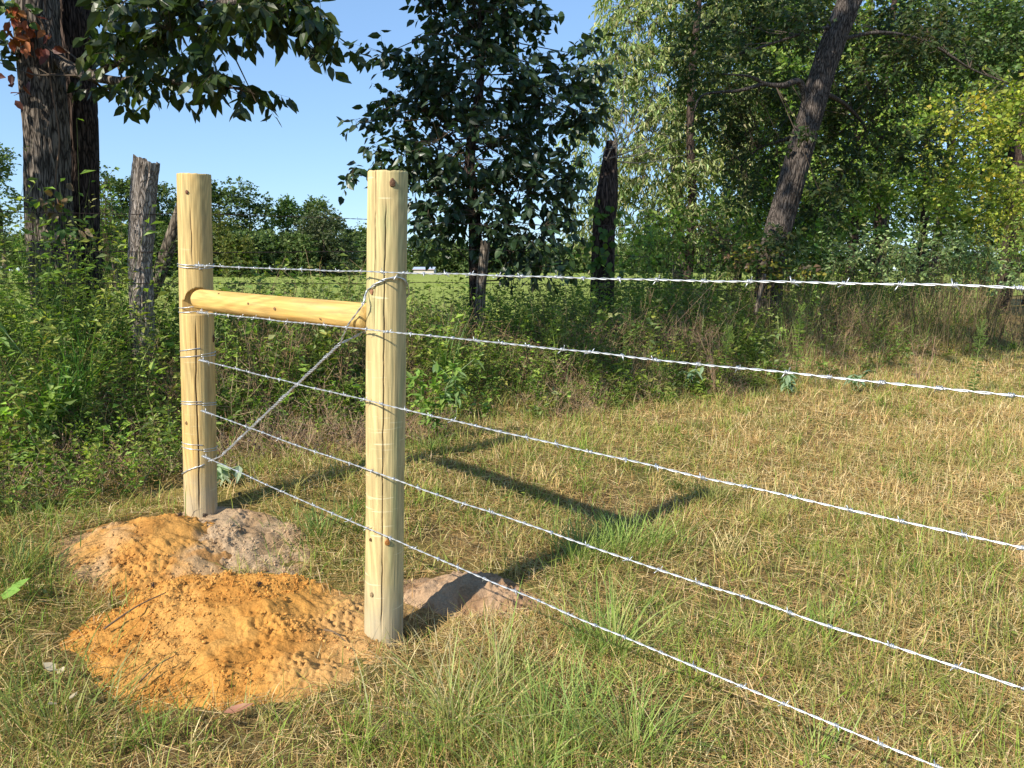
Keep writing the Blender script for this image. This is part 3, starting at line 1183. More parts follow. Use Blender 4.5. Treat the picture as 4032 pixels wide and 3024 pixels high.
def crown(leafmb, twigmb, ells, dens, L, W, pal, k=7, tw=.3, droop=.5, lod=0, anchors=None, lw=.5, trad=.003,
          outer=.35, flat=.5, limbs=True, jit=.25, twc=(.10, .075, .055), spread=1.0):
    """ells: ellipsoids; dens: twigs per m2 of silhouette"""
    for (c, r) in ells:
        n = max(3, int(dens * math.pi * r[0] * r[2] * spread))
        u = rdir(n) * (R.uniform(outer, 1, n) ** .6)[:, None]
        p = c + u * r
        # sub-branch hubs
        nh = max(2, int((n / 5) ** .8))
        hubs = c + rdir(nh) * (R.uniform(.15, .7, nh))[:, None] * r
        dist = np.linalg.norm(p[:, None] - hubs[None], axis=2)
        hb = hubs[np.argmin(dist, 1)]
        td = nrm(nrm(p - hb) + .35 * rdir(n) + np.array([0, 0, -droop * .4]))
        ln = tw * R.uniform(.6, 1.3, n)
        e = p + td * ln[:, None] * .5
        s0 = p - td * ln[:, None] * .5
        if twigmb is not None:
            sticks(twigmb, s0, e, trad, trad * .5, twc)
            if limbs:
                sticks(twigmb, hb, s0, trad * 1.8, trad, twc)
                if anchors is not None:
                    an = anchors[np.argmin(np.linalg.norm(hubs[:, None] - anchors[None], axis=2) + R.uniform(0, .8, (nh, len(anchors))), 1)]
                    ok_ = np.linalg.norm(an - hubs, axis=1) < 1.7
                    an, hubs = an[ok_], hubs[ok_]
                    nh = len(hubs)
                    mid = (an + hubs) / 2 + rdir(nh) * .12 * np.linalg.norm(hubs - an, axis=1)[:, None]
                    sticks(twigmb, an, mid, trad * 5.5, trad * 3.8, twc)
                    sticks(twigmb, mid, hubs, trad * 3.8, trad * 2, twc)
        q = R.uniform(0.02, 1, (n, k)) if k < 5 else (np.tile(np.linspace(.08, 1, k), (n, 1)) + R.uniform(-.05, .05, (n, k)))
        pos = s0[:, None] + (e - s0)[:, None] * q[..., None]
        side = nrm(np.cross(td, np.array([0, 0, 1.0]) + .3 * rdir(n)))
        sg = np.where(np.arange(k) % 2 == 0, 1, -1)[None, :, None]
        ld = td[:, None] * .55 + side[:, None] * sg * .8 + np.array([0, 0, -droop]) + .45 * R.normal(size=(n, k, 3))
        ld = ld.reshape(-1, 3)
        nm = nrm(np.array([0, 0, 1.0]) * flat + .6 * R.normal(size=(n * k, 3)))
        C = pick(pal, n * k, jit)
        ll = L * R.uniform(.65, 1.2, n * k)
        leaves(leafmb, pos.reshape(-1, 3), ld, nm, ll, ll * lw, C, lod, curl=.18)


def tree(name, label, cat, base, trunks, ells, dens, L, pal, bark, group=None, leafmat=None, crown_name="crown", tn=120, ridge=.012, extra=None, **kw):
    root = thing(name, label, cat, base, group)
    anchors = []
    for (pts, rad_, fl) in trunks:
        mb, rs = trunk_mesh(pts, rad_, n=tn, ridge=ridge, seed=R.uniform(0, 50), flare=fl, step=.03 if tn > 30 else .12)
        mb.build("trunk", bark, root)
        anchors.append(rs[len(rs) // 4::4])
    anchors = np.concatenate(anchors) if anchors else None
    if extra is not None: anchors = extra
    lm, tm = MB(), MB()
    crown(lm, tm, ells, dens, L, None, pal, anchors=anchors, **kw)
    lm.build(crown_name, leafmat or M_leaf, root, smooth=False)
    if tm.n: tm.build("branches", M_stem, root)
    return root


# --- the two big trunks at left
DKG = [(.035, .058, .016), (.045, .075, .018), (.06, .085, .02), (.028, .045, .014)]  # near-black greens: the look of shaded leaves is put into the colour
TA = [P(118, 640, 6.5), P(108, 520, 6.5), P(98, 300, 6.5), P(80, 60, 6.5), P(74, -120, 6.55), P(66, -420, 6.6), P(80, -800, 6.8)]
TB = [P(178, 640, 6.95), P(172, 500, 6.95), P(168, 300, 6.95), P(163, 60, 6.95), P(158, -150, 7.0), P(190, -420, 7.1), P(240, -800, 7.2)]
TA[0][2] = .1
TB[0][2] = .1
hick = [E(310, 120, 90, 60, 6.0, .5), E(380, 50, 120, 55, 5.6, .6), E(540, 15, 120, 38, 5.3, .5), E(680, 45, 44, 55, 5.2, .3), E(625, 10, 80, 40, 5.2),
        E(505, 196, 80, 28, 5.8, .4), E(555, 205, 32, 30, 5.8, .25), E(345, 190, 50, 40, 6.0, .3), E(255, 195, 30, 42, 6.6, .3), E(250, 40, 40, 55, 6.7, .3),
        E(430, 130, 40, 35, 5.8, .3), E(6, 110, 12, 60, 6.3, .2), E(12, 15, 25, 25, 6.3, .3), E(420, 10, 90, 35, 5.8, .4), E(600, 30, 90, 40, 5.2, .3), E(460, 85, 60, 40, 5.6, .3), E(700, 110, 22, 22, 5.2, .15)]
LIMBS = [[P(125, 125, 6.5), P(150, 150, 6.3), P(200, 165, 6.2), P(260, 175, 6.1), P(330, 170, 6.0), P(420, 185, 5.9), P(520, 190, 5.8)],
         [P(200, 165, 6.2), P(300, 110, 6.0), P(400, 70, 5.7), P(560, 30, 5.4), P(700, 60, 5.2)],
         [P(120, -60, 6.5), P(250, -20, 6.2), P(420, 10, 5.8), P(620, -5, 5.3), P(690, 40, 5.2)]]
tree("hickory_tree", "big furrowed tree at the left edge with dark hanging compound leaves", "tree", TA[0] * [1, 1, 0] + [0, 0, .3],
     [(TA, [.195, .186, .175, .162, .155, .14, .11], .15)], hick, 110, .128, DKG, M_bark, "twin big trunks at the left edge",
     leafmat=M_leaf_gloss, k=7, tw=.30, droop=.75, lod=0, lw=.54, trad=.0018, ridge=.016,
     extra=np.concatenate([smooth(l_, 30)[8:] for l_ in LIMBS]))
# high canopy of the second trunk: it spreads overhead, out of the picture, and shades the fence row
can = []
for k in range(30):
    t = R.uniform(0, 1)
    c = np.array([-5.2, 5.4, 5.4]) + np.array([R.uniform(-3.6, 4.4), R.uniform(-1.6, 3.4), R.uniform(0, 6.2)])
    can.append((c, np.array([1.1, 1.1, .7]) * R.uniform(.8, 1.35)))
sh = [(np.array([-5.0, 4.8, 3.9]), np.array([1.0, .7, .7])), (np.array([-6.0, 4.2, 3.4]), np.array([1.1, .7, .8])), (np.array([-5.6, 5.2, 3.0]), np.array([.6, .5, .6])),
      (np.array([-6.2, 4.9, 2.4]), np.array([.7, .6, .6]))]
root = tree("hickory_tree", "second big trunk just right of the left edge tree, darker and half behind it", "tree", TB[0] * [1, 1, 0] + [0, 0, .3],
     [(TB, [.175, .165, .158, .15, .14, .12, .08], .12)], can + sh, 13, .24, DKG, M_bark_d, "twin big trunks at the left edge",
     leafmat=M_leaf_gloss, k=7, tw=.5, droop=.5, lod=1, lw=.55, trad=.003, ridge=.014)
limbA = MB()
for l_, r0_ in zip(LIMBS, (.055, .030, .045)):
    tube(limbA, smooth(l_, 40), np.linspace(r0_, .007, 40), 12)
ob = limbA.build("limb", M_bark, bpy.data.objects["hickory_tree"])

# unseen tree added left of the picture; crown laid out to shade the right bank
ST = [np.array([-7.6, .6, -.1]), np.array([-7.5, .6, 2.5]), np.array([-7.2, .8, 5.5]), np.array([-6.4, 1.0, 9.0])]
shade = []
for k in range(26):
    q = k / 25 + R.normal() * .02
    c = np.array([-6.4, -.5, 8.6]) + np.array([7.6, 5.6, -.8]) * q + R.normal(size=3) * [.45, .35, .6]
    shade.append((c, np.array([1.0, .9, .75]) * R.uniform(.75, 1.25)))
tree("shade_tree", "unseen tree added just outside the left edge, crown laid out to shade the bank", "tree", ST[0] + [0, 0, .1],
     [(ST, [.22, .2, .16, .08], .15)], shade, 2.4, .22, DKG, M_bark, k=7, tw=.5, droop=.4, lod=1, lw=.55, trad=.004, tn=32)

# creeper with red leaves on the left trunk
cv = thing("creeper_vine", "creeper vine with a few rusty red leaves on the leftmost trunk", "vine", P(80, 560, 6.28))
mb, lm = MB(), MB()
vp = smooth([P(150, 590, 6.25), P(140, 500, 6.25), P(120, 400, 6.27), P(128, 300, 6.27), P(110, 180, 6.28), P(95, 60, 6.28), P(60, 20, 6.2)], 50)
tube(mb, vp, .006, 6, (.14, .09, .06))
mb.build("stem", M_stem, cv)
for (x, y, n_, pal) in ((45, 55, 26, [(.30, .07, .02), (.36, .12, .03)]), (30, 70, 14, [(.32, .10, .03)]), (100, 95, 10, [(.12, .03, .02)]), (30, 190, 10, [(.12, .04, .03)]),
                        (25, 25, 16, [(.10, .16, .03)]), (110, 440, 26, [(.08, .13, .03), (.16, .10, .05)]), (140, 500, 26, [(.07, .13, .03), (.28, .2, .14)])):
    p = P(x, y, 6.2) + R.normal(size=(n_, 3)) * [.07, .03, .07]
    lm = MB()
    leaves(lm, p, R.normal(size=(n_, 3)) * .6 + [0, -.2, -.6], rdir(n_) * .5 + [0, -1, .3], .09, .055, pick(pal, n_), 0)
    lm.build("leaf_cluster", M_leaf, cv, smooth=False)

# --- young dark tree in the middle
MG = [(0.027, 0.053, 0.022), (0.036, 0.068, 0.027), (0.047, 0.085, 0.029), (0.051, 0.081, 0.043), (0.024, 0.043, 0.02)]  # dark leaf tones, with the tree's shade included in the colour
mid = [E(1040, 40, 125, 75, 8.0), E(1030, 170, 150, 100, 8.0), E(905, 150, 70, 45, 7.9), E(820, 112, 52, 16, 7.8, .2), E(885, 225, 85, 50, 7.9),
       E(1010, 320, 170, 100, 7.9), E(865, 330, 75, 55, 7.8), E(785, 265, 38, 14, 7.8, .2), E(765, 378, 34, 20, 7.8, .2), E(840, 372, 45, 26, 7.8, .3),
       E(1200, 215, 95, 85, 8.1), E(1270, 140, 50, 55, 8.2), E(1150, 390, 120, 85, 7.9), E(945, 430, 70, 60, 7.8), E(1020, 470, 100, 45, 7.7),
       E(1150, 510, 100, 60, 7.8), E(1215, 430, 35, 50, 8.0), E(1180, 575, 60, 32, 7.7, .3), E(930, 510, 40, 45, 7.9, .3), E(1090, 560, 40, 40, 7.7, .25),
       E(1120, 20, 65, 60, 8.0), E(930, 20, 35, 40, 8.0, .3), E(1020, -60, 140, 60, 8.0), E(1270, 250, 40, 50, 8.2)]
mb0 = P(1030, 640, 8.0)
TM = [np.array([mb0[0], 8.0, .25]), P(1028, 560, 8.0), P(1025, 460, 8.0), P(1015, 340, 8.05), P(1035, 200, 8.0), P(1040, 60, 8.0), P(1030, -90, 8.0)]
tree("young_tree", "dark broad leaved young tree standing behind the near post", "tree", TM[0],
     [(TM, [.085, .072, .066, .055, .045, .03, .012], .1)], mid, 140, .112, MG, M_bark_d, leafmat=M_leaf_gloss,
     k=6, tw=.26, droop=.55, lod=0, lw=.56, trad=.0018, ridge=.008)
# pale leafed lower twigs catching light are part of a separate vine tangle
# --- broken snag with shoots
sg = thing("snag_tree", "dead broken tree stump with bare thin shoots, vine and dark bark", "dead tree", [P(1300, 600, 10)[0], 10, .4])
TS = [np.array([P(1300, 600, 10)[0], 10, .2]), P(1303, 560, 10), P(1308, 450, 10), P(1318, 340, 10), P(1322, 305, 10)]
mb, _ = trunk_mesh(TS, [.19, .165, .15, .14, .06], seed=4, ridge=.018, flare=.1)
mb.build("trunk", M_bark_d, sg)
mb = MB()
for (x, y) in ((1290, 150), (1330, 170), (1380, 190), (1440, 230), (1470, 300), (1255, 200), (1500, 330), (1430, 150), (1350, 120)):
    p0 = P(1318 + R.uniform(-14, 14), 330 + R.uniform(-10, 30), 9.9)
    p1 = P(x, y, 9.9 + R.uniform(-.5, .5))
    pts = smooth([p0, p0 * .55 + p1 * .45 + [R.uniform(-.05, .2), 0, -.08], p1], 14)
    tube(mb, pts, np.linspace(.010, .003, 14), 5, (.20, .17, .14))
    for q in range(5):
        a_ = pts[R.integers(4, 13)]
        sticks(mb, a_, a_ + nrm(rdir(1)[0] + [0, 0, .7]) * .35, .003, .0015, (.22, .18, .15))
mb.build("shoots", M_stem, sg)
lm = MB()
n_ = 60
p = np.stack([P(1300 + R.normal() * 22, R.uniform(440, 590), 9.8) for _ in range(n_)])
leaves(lm, p, R.normal(size=(n_, 3)) * .5 + [0, -.1, -.8], rdir(n_) * .5 + [0, -1, .3], .10, .08, pick([(.06, .12, .025), (.12, .2, .03)], n_), 0)
lm.build("vine_leaves", M_leaf, sg, smooth=False)

# --- pale drooping leaved tree behind
PALE = [(0.271, 0.319, 0.12), (0.383, 0.415, 0.191), (0.208, 0.271, 0.079), (0.479, 0.495, 0.255), (0.16, 0.208, 0.056)]
pale = [E(1400, 70, 120, 80, 18), E(1500, -20, 200, 80, 18), E(1340, 150, 70, 60, 17.5), E(1450, 170, 130, 80, 18), E(1380, 270, 110, 70, 17.5), E(1520, 280, 110, 90, 18),
        E(1420, 370, 120, 70, 17), E(1320, 380, 60, 60, 17), E(1540, 400, 90, 80, 18), E(1380, 460, 120, 50, 17), E(1500, 490, 110, 60, 17), E(1270, 470, 60, 50, 16.5),
        E(1600, 150, 100, 100, 19), E(1290, 540, 50, 30, 16), E(1250, 300, 30, 60, 17), E(1620, 20, 120, 90, 19)]
TP = [np.array([P(1470, 600, 20)[0], 20, 0]), P(1465, 480, 20), P(1460, 300, 20), P(1490, 100, 20), P(1480, -150, 20)]
tree("willow_oak_tree", "tall pale green sunlit tree with narrow drooping leaves left of the leaning trunk", "tree", TP[0],
     [(TP, [.17, .16, .14, .11, .06], .1)], pale, 60, .17, PALE, M_bark, leafmat=M_leaf, k=9, tw=.55, droop=1.1, lod=1, lw=.30, trad=.003, tn=24, jit=.3, flat=.0)

# --- leaning tree
OG = [(.035, .062, .022), (.045, .078, .024), (.06, .09, .025), (.08, .09, .02)]
lean = [E(1560, 50, 110, 70, 12.5), E(1600, 190, 120, 60, 12.2), E(1640, 330, 90, 80, 12.5), E(1550, 260, 70, 50, 12.5), E(1900, 150, 110, 90, 12.2), E(1960, 50, 120, 60, 12.2),
        E(1860, 290, 90, 90, 12.4), E(1820, 390, 70, 60, 12.2), E(1700, 30, 90, 60, 12.2), E(2060, 110, 80, 60, 12.4), E(1620, 440, 40, 60, 12), E(1480, 130, 50, 60, 12.5),
        E(1780, 460, 60, 50, 11.6), E(1700, 480, 40, 60, 12.1), E(1750, 240, 80, 90, 13), E(1990, 330, 60, 50, 13), E(1760, 60, 80, 70, 13), E(1735, 45, 70, 28, 10.6, .3), E(1790, 405, 48, 28, 10.6, .25), E(1690, 520, 50, 45, 10.5, .3), E(1745, 300, 22, 30, 10.6, .2), E(1590, 110, 60, 40, 10.8, .4), E(1990, 90, 60, 40, 11.3, .4)]
TL = [np.array([P(1662, 600, 11)[0], 11, .2]), P(1668, 560, 11), P(1700, 430, 11), P(1742, 280, 11), P(1790, 120, 11), P(1845, -20, 11), P(1900, -160, 11.2), P(1960, -330, 11.4)]
LL = [[P(1745, 240, 11), P(1728, 178, 10.9), P(1690, 185, 10.7), P(1650, 180, 10.6), P(1620, 165, 10.5), P(1560, 160, 10.4)],
      [P(1650, 180, 10.6), P(1600, 195, 10.5), P(1520, 205, 10.4), P(1500, 240, 10.3)],
      [P(1800, 90, 11), P(1900, 70, 11.2), P(2000, 90, 11.5), P(2100, 150, 11.8), P(2180, 180, 12)],
      [P(1810, 60, 11), P(1760, 65, 10.9), P(1620, 110, 10.8), P(1580, 125, 10.7)],
      [P(1740, 280, 11.1), P(1700, 300, 11.8), P(1640, 320, 12.3), P(1600, 360, 12.4)],
      [P(1780, 200, 11.1), P(1830, 230, 11.8), P(1870, 290, 12.2), P(1820, 380, 12.2)]]
tree("leaning_tree", "large leaning tree with grey furrowed trunk and small dark leaves", "tree", TL[0],
     [(TL, [.21, .185, .165, .16, .155, .145, .13, .10], .1)], lean, 95, .095, OG, M_bark_l, k=9, tw=.38, droop=.35, lod=1, lw=.55, trad=.0013, ridge=.016,
     extra=np.concatenate([smooth(l_, 20)[5:] for l_ in LL]))
mb = MB()
for l_, r0_ in zip(LL, (.055, .028, .028, .028, .04, .04)):
    tube(mb, smooth(l_, 40), np.linspace(r0_, .008, 40), 10)
mb.build("limb", M_bark_l, bpy.data.objects["leaning_tree"])

# --- forest at right
FG = [(0.135, 0.212, 0.043), (0.183, 0.276, 0.055), (0.25, 0.35, 0.064), (0.096, 0.157, 0.032), (0.308, 0.405, 0.086)]
FGb = [(0.095, 0.158, 0.051), (0.128, 0.202, 0.064), (0.175, 0.245, 0.076), (0.072, 0.115, 0.038)]
YG = [(0.273, 0.332, 0.048), (0.383, 0.417, 0.061), (0.465, 0.442, 0.072), (0.178, 0.245, 0.037)]
YEL = [(.55, .45, .05), (.45, .42, .06), (.5, .33, .04)]


def forest(label, cx, d, ells, pal, dens=50, L=.125, name="forest_tree", lw=.6, yel=None, group="trees of the wood at the right"):
    b = np.array([P(cx, 600, d + 2)[0], d + 2, 0.1])
    T = [b, b + [0.1, 0, 2.5], b + [.0, 0, 5], b + [.2, 0, 8.5]]
    r = tree(name, label, "tree", b, [(T, [.11, .10, .08, .04], .15)], [E(*e) for e in ells], dens, L, pal, M_bark_d,
             group, k=9, tw=.6, droop=.2, lod=2, lw=lw, trad=.003, tn=16, jit=.3, flat=.25, leafmat=M_leaf, limbs=False)
    return r


forest("woodland tree just right of the leaning trunk with mid green small leaves", 1830, 17,
       [(1780, 150, 110, 130, 17), (1880, 330, 110, 90, 16.5), (1820, 430, 100, 50, 16.5), (1760, 330, 90, 90, 17), (1930, 190, 100, 90, 17), (1800, 20, 140, 80, 17.5)], FG)
forest("woodland tree behind the dark opening, with branches hanging low over it", 1980, 19,
       [(1960, 300, 100, 80, 19), (2000, 150, 120, 100, 19), (1930, 400, 90, 45, 18.5), (2040, 400, 70, 40, 19), (2050, 30, 150, 90, 19.5), (1990, 430, 100, 30, 18)], FG)
forest("tall woodland tree at the top right corner with grey green leaves", 2160, 18,
       [(2120, 60, 110, 110, 18), (2200, 180, 90, 90, 18), (2110, 180, 90, 70, 18), (2230, 40, 110, 90, 18), (2060, -20, 120, 70, 18)], FGb)
forest("yellow green vine covered tree at the right edge", 2175, 15.6,
       [(2090, 270, 100, 80, 15), (2180, 330, 100, 90, 15), (2060, 380, 70, 60, 14.8), (2150, 440, 110, 60, 14.5), (2080, 470, 70, 40, 14.5), (2230, 230, 80, 90, 14.5), (2190, 250, 70, 60, 14.3), (2200, 400, 60, 60, 14)], YG, L=.10)
forest("woodland tree in the second row showing between the pale tree and leaning trunk", 1680, 23,
       [(1680, 100, 120, 140, 23), (1640, 330, 110, 120, 23), (1720, 450, 110, 70, 22), (1580, 480, 80, 60, 22)], FG)
forest("dim background tree filling the gap behind the dark opening", 1900, 26,
       [(1900, 200, 160, 160, 26), (1900, 430, 170, 80, 26), (1780, 480, 120, 60, 26)], FGb, L=.16)
forest("dim background tree behind the yellow green tree", 2120, 26,
       [(2120, 200, 160, 160, 26), (2120, 430, 160, 90, 26), (2240, 100, 120, 160, 26)], FGb, L=.16)
forest("dim background tree right behind the leaning trunk's foot", 1700, 27,
       [(1690, 250, 130, 160, 27), (1700, 480, 130, 100, 27), (1600, 540, 90, 50, 25), (1820, 550, 120, 50, 26)], FGb, L=.16)
forest("dim background tree far at the right edge of the wood", 2220, 25,
       [(2230, 330, 90, 160, 25), (2160, 540, 140, 60, 24), (2000, 560, 130, 40, 25)], FGb, L=.16)
forest("leafy tree in the second row right of the pale green tree, above the brown bush", 1590, 21,
       [(1560, 330, 80, 100, 20), (1600, 500, 90, 60, 19), (1650, 200, 80, 90, 21), (1700, 380, 80, 90, 20)], FG)
forest("low understorey tree filling the space right under the wood's dark opening", 1880, 16,
       [(1800, 490, 60, 40, 15), (1760, 520, 60, 40, 14), (1950, 510, 70, 25, 15), (2060, 500, 60, 40, 15), (1880, 400, 60, 40, 16)], FG)
forest("understorey tree below the pale green tree, between snag and leaning trunk", 1480, 15,
       [(1380, 520, 50, 40, 14), (1450, 500, 60, 60, 15), (1540, 490, 60, 60, 14.5), (1620, 500, 50, 60, 14), (1350, 560, 50, 30, 13), (1600, 560, 60, 40, 13)], FG)
yt = bpy.data.objects["forest_tree.003"]
lm = MB()
for (x, y, rx, ry) in ((2130, 235, 30, 20), (2080, 260, 25, 20), (2150, 385, 40, 14), (2110, 400, 35, 14), (2130, 200, 15, 15)):
    crown(lm, None, [E(x, y, rx, ry, 14.3, .3)], 16, .11, None, YEL, k=6, tw=.3, lod=2, lw=.7)
lm.build("yellow_leaves", M_leaf, yt, smooth=False)
# trunks inside the wood
for (x, y0, d, r_, lb) in ((2010, 470, 19.5, .13, "slim brown trunk standing in the dark opening of the wood"), (1890, 440, 21, .10, "thin dark trunk at the left side of the wood's dark opening")):
    b = np.array([P(x, 580, d)[0], d, 0])
    mb, _ = trunk_mesh([b, b + [.1, 0, 2], b + [.3, 0, 5]], [r_, r_ * .8, r_ * .6], n=24, step=.1, seed=x)
    rt = thing("bare_trunk", lb, "tree trunk", b)
    mb.build("trunk", M_bark, rt)


# --- bushes
def bush(name, label, ells, pal, dens=90, L=.07, lw=.5, k=9, tw=.3, lod=1, mat=None, cat="bush", group=None, base=None, droop=.1, trad=.003):
    es = [E(*e) for e in ells]
    b = es[0][0].copy()
    b[2] = float(terr(b[0], b[1]))
    r = thing(name, label, cat, b, group)
    lm, tm = MB(), MB()
    crown(lm, tm, es, dens, L, None, pal, k=k, tw=tw, droop=droop, lod=lod, lw=lw, trad=trad, flat=.8, limbs=False, jit=.25)
    # stems from the ground
    n = max(6, int(10 * len(es)))
    for c, rr in es:
        m = max(4, n // len(es))
        f = xyz(b[0] + (c[0] - b[0]) * .8 + R.normal(size=m) * rr[0] * .3, b[1] + (c[1] - b[1]) * .8 + R.normal(size=m) * .1, 0)
        f[:, 2] = terr(f[:, 0], f[:, 1])
        sticks(tm, f, c + rdir(m) * rr * .7, trad * 2, trad, (.14, .11, .06))
    lm.build("foliage", mat or M_leaf, r, smooth=False)
    tm.build("stems", M_stem, r)
    return r


BG_ = [(0.207, 0.295, 0.127), (0.295, 0.386, 0.173), (0.415, 0.501, 0.218), (0.163, 0.227, 0.091)]
bush("shrub", "blue green leafy bush under the leaning tree, right of its trunk", [(1800, 555, 75, 40, 11.4), (1880, 545, 80, 45, 11.4)], BG_)
bush("shrub", "blue green rounded bush in the middle of the row below the wood's dark opening", [(1990, 535, 85, 48, 11.6), (2070, 530, 65, 45, 11.6), (2130, 560, 50, 35, 11.5)], BG_)
bush("shrub", "low bush between the leaning trunk's foot and the blue green bushes", [(1750, 590, 60, 35, 11.8), (1820, 600, 70, 30, 11.6)], FG)
bush("shrub", "low bush in front of the blue green row toward the right edge", [(1950, 595, 70, 30, 12), (2060, 595, 70, 30, 12), (2170, 600, 60, 30, 12)], BG_)
bush("shrub", "darker bush at the right edge below the yellow green tree", [(2170, 560, 80, 40, 12.8), (2230, 520, 50, 60, 13)], FG)
bush("shrub", "yellowish bush behind the blue green bushes at the right edge", [(2150, 500, 90, 35, 14), (2210, 470, 60, 50, 14)], YG)
bush("shrub", "leafy bush with some withered brown leaves left of the leaning trunk", [(1530, 520, 60, 50, 11), (1590, 545, 60, 45, 11)],
     [(.06, .1, .03), (.08, .13, .03), (.2, .13, .08), (.12, .08, .05)])
bush("shrub", "green bush between the broken snag and the leafy brown bush", [(1400, 550, 60, 40, 11), (1450, 530, 50, 45, 11.3)], FG)
bush("shrub", "light green sapling growth beside the dark trunks and the old bark post", [(235, 460, 35, 50, 7.6), (250, 540, 45, 50, 7.2), (225, 400, 20, 30, 7.8)],
     [(.16, .25, .035), (.22, .30, .05), (.1, .17, .03)], L=.06)
bush("shrub", "dark vine tangle around the foot of the leaning trunk", [(1650, 560, 60, 40, 10.6), (1700, 590, 70, 30, 10.4)],
     [(.05, .09, .03), (.07, .12, .03), (.3, .28, .05), (.18, .13, .09)], L=.09, lw=.7)

# --- far tree line
FT = [(0.09, 0.131, 0.046), (0.12, 0.165, 0.057), (0.157, 0.207, 0.069), (0.074, 0.108, 0.038)]
FTY = [(.13, .15, .04), (.18, .19, .05), (.10, .12, .035)]
far_trees = [
    # label, centre x, top y, half width, distance, palette
    ("tall pine like tree at the far left edge beyond the trunks", 10, 300, 38, 120, FT),
    ("far tree seen just right of the big dark trunks", 225, 342, 34, 150, FT),
    ("far tree directly behind the old bark post", 290, 385, 48, 165, FT),
    ("far tree between the old bark post and the farther new post", 352, 400, 38, 170, FT),
    ("far tree hidden mostly by the farther new post", 420, 425, 40, 175, FT),
    ("rounded far tree just right of the farther new post", 480, 395, 42, 180, FT),
    ("tallest rounded far tree midway between the two new posts", 545, 385, 42, 180, FT),
    ("bright green far tree right of the tallest one", 625, 425, 38, 190, [(.10, .16, .05), (.13, .2, .06), (.08, .13, .04)]),
    ("far tree with sloping crown left of the near post", 685, 440, 40, 195, FT),
    ("greyish low far tree touching the near post's left side", 730, 485, 32, 195, FT),
    ("small far tree right against the near post's left edge", 785, 500, 28, 220, FT),
    ("yellowish lower far tree behind the farther new post's right side", 478, 465, 26, 150, FTY),
    ("dull olive rounded far tree in front of the sloping one", 700, 470, 50, 160, [(.10, .12, .06), (.13, .15, .08), (.08, .1, .05)]),
    ("low far tree just right of the near post behind the white barn", 915, 530, 42, 330, FT),
    ("low far tree left of the young dark tree's stem", 975, 540, 42, 330, FT),
    ("low far tree right of the young dark tree's stem", 1075, 545, 52, 340, FT),
    ("far tree seen under the young dark tree's right side", 1170, 545, 60, 340, FT),
    ("far tree glimpsed left of the broken snag", 1260, 540, 50, 340, FT),
    ("far tree glimpsed right of the broken snag", 1400, 535, 90, 340, FT),
    ("pale lower far thicket tree beside the olive one", 640, 520, 40, 155, FT),
    ("low dark far bushy tree at the field edge left of centre", 560, 520, 60, 155, FT),
    ("yellow tinged low far tree near the farther new post", 520, 525, 28, 145, FTY),
    ("dark low far tree behind the leaning old log", 390, 500, 60, 150, FT),
    ("shadowy low far tree beside the old bark post", 270, 500, 60, 145, FT),
]
for i, (lb, cx, ty, hw, d, pal) in enumerate(far_trees):
    b = np.array([P(cx, 588, d)[0], d, 0])
    top = P(cx, ty - 16, d)[2]
    wr = hw * K / F * d
    root = thing("far_tree", lb, "tree", b, "trees of the far tree line")
    mb = MB()
    tube(mb, smooth([b, b + [.2, 0, top * .4], b + [0, 0, top * .8]], 12), np.linspace(.35, .1, 12), 8, (.16, .12, .09))
    mb.build("trunk", M_stem, root)
    lm = MB()
    ell = []
    wr = wr * 1.25
    nb = 48
    for k in range(nb):
        hz = R.uniform(.08, .97)
        wz = math.sqrt(max(.05, 1 - max(0, (hz - .45) / .55) ** 3)) if hz > .45 else .95
        c = b + [R.uniform(-1, 1) * wr * wz * .85, R.uniform(-.8, .5) * wr, top * hz * .93]
        rr = wr * R.uniform(.25, .42)
        c[2] = min(c[2], top - rr * .6)
        ell.append((c, np.array([rr, rr, rr * .75])))
    sc = d / 170.0
    crown(lm, None, ell, 1.5 / sc ** 2 * 1.5, .62 * sc, None, pal, k=8, tw=1.6 * sc, droop=.1, lod=2, lw=.8, outer=.5, jit=.3, flat=.8)
    lm.build("crown", M_far, root, smooth=False)

lm = MB()
for x in np.arange(-60, 800, 22):
    d = R.uniform(188, 205)
    ty = R.uniform(490, 515)
    for k in range(5):
        c = P(x + R.uniform(-14, 14), R.uniform(ty + 12, 580), d)
        crown(lm, None, [(c, np.array([2.6, 2.2, 1.9]) * R.uniform(.8, 1.2))], 2.2, .75, None, FT, k=8, tw=1.8, lod=2, lw=.8, outer=.4)
for x in np.arange(850, 2300, 26):
    d = R.uniform(335, 350)
    for k in range(4):
        c = P(x + R.uniform(-14, 14), R.uniform(555, 580), d)
        crown(lm, None, [(c, np.array([4, 3, 2.6]) * R.uniform(.8, 1.2))], 1.0, 1.2, None, FT, k=8, tw=2.5, lod=2, lw=.8, outer=.4)
o = lm.build("far_wood", M_far, smooth=False)
tag(o, "low dark wood closing the field behind the far trees", "wood", kind='stuff')

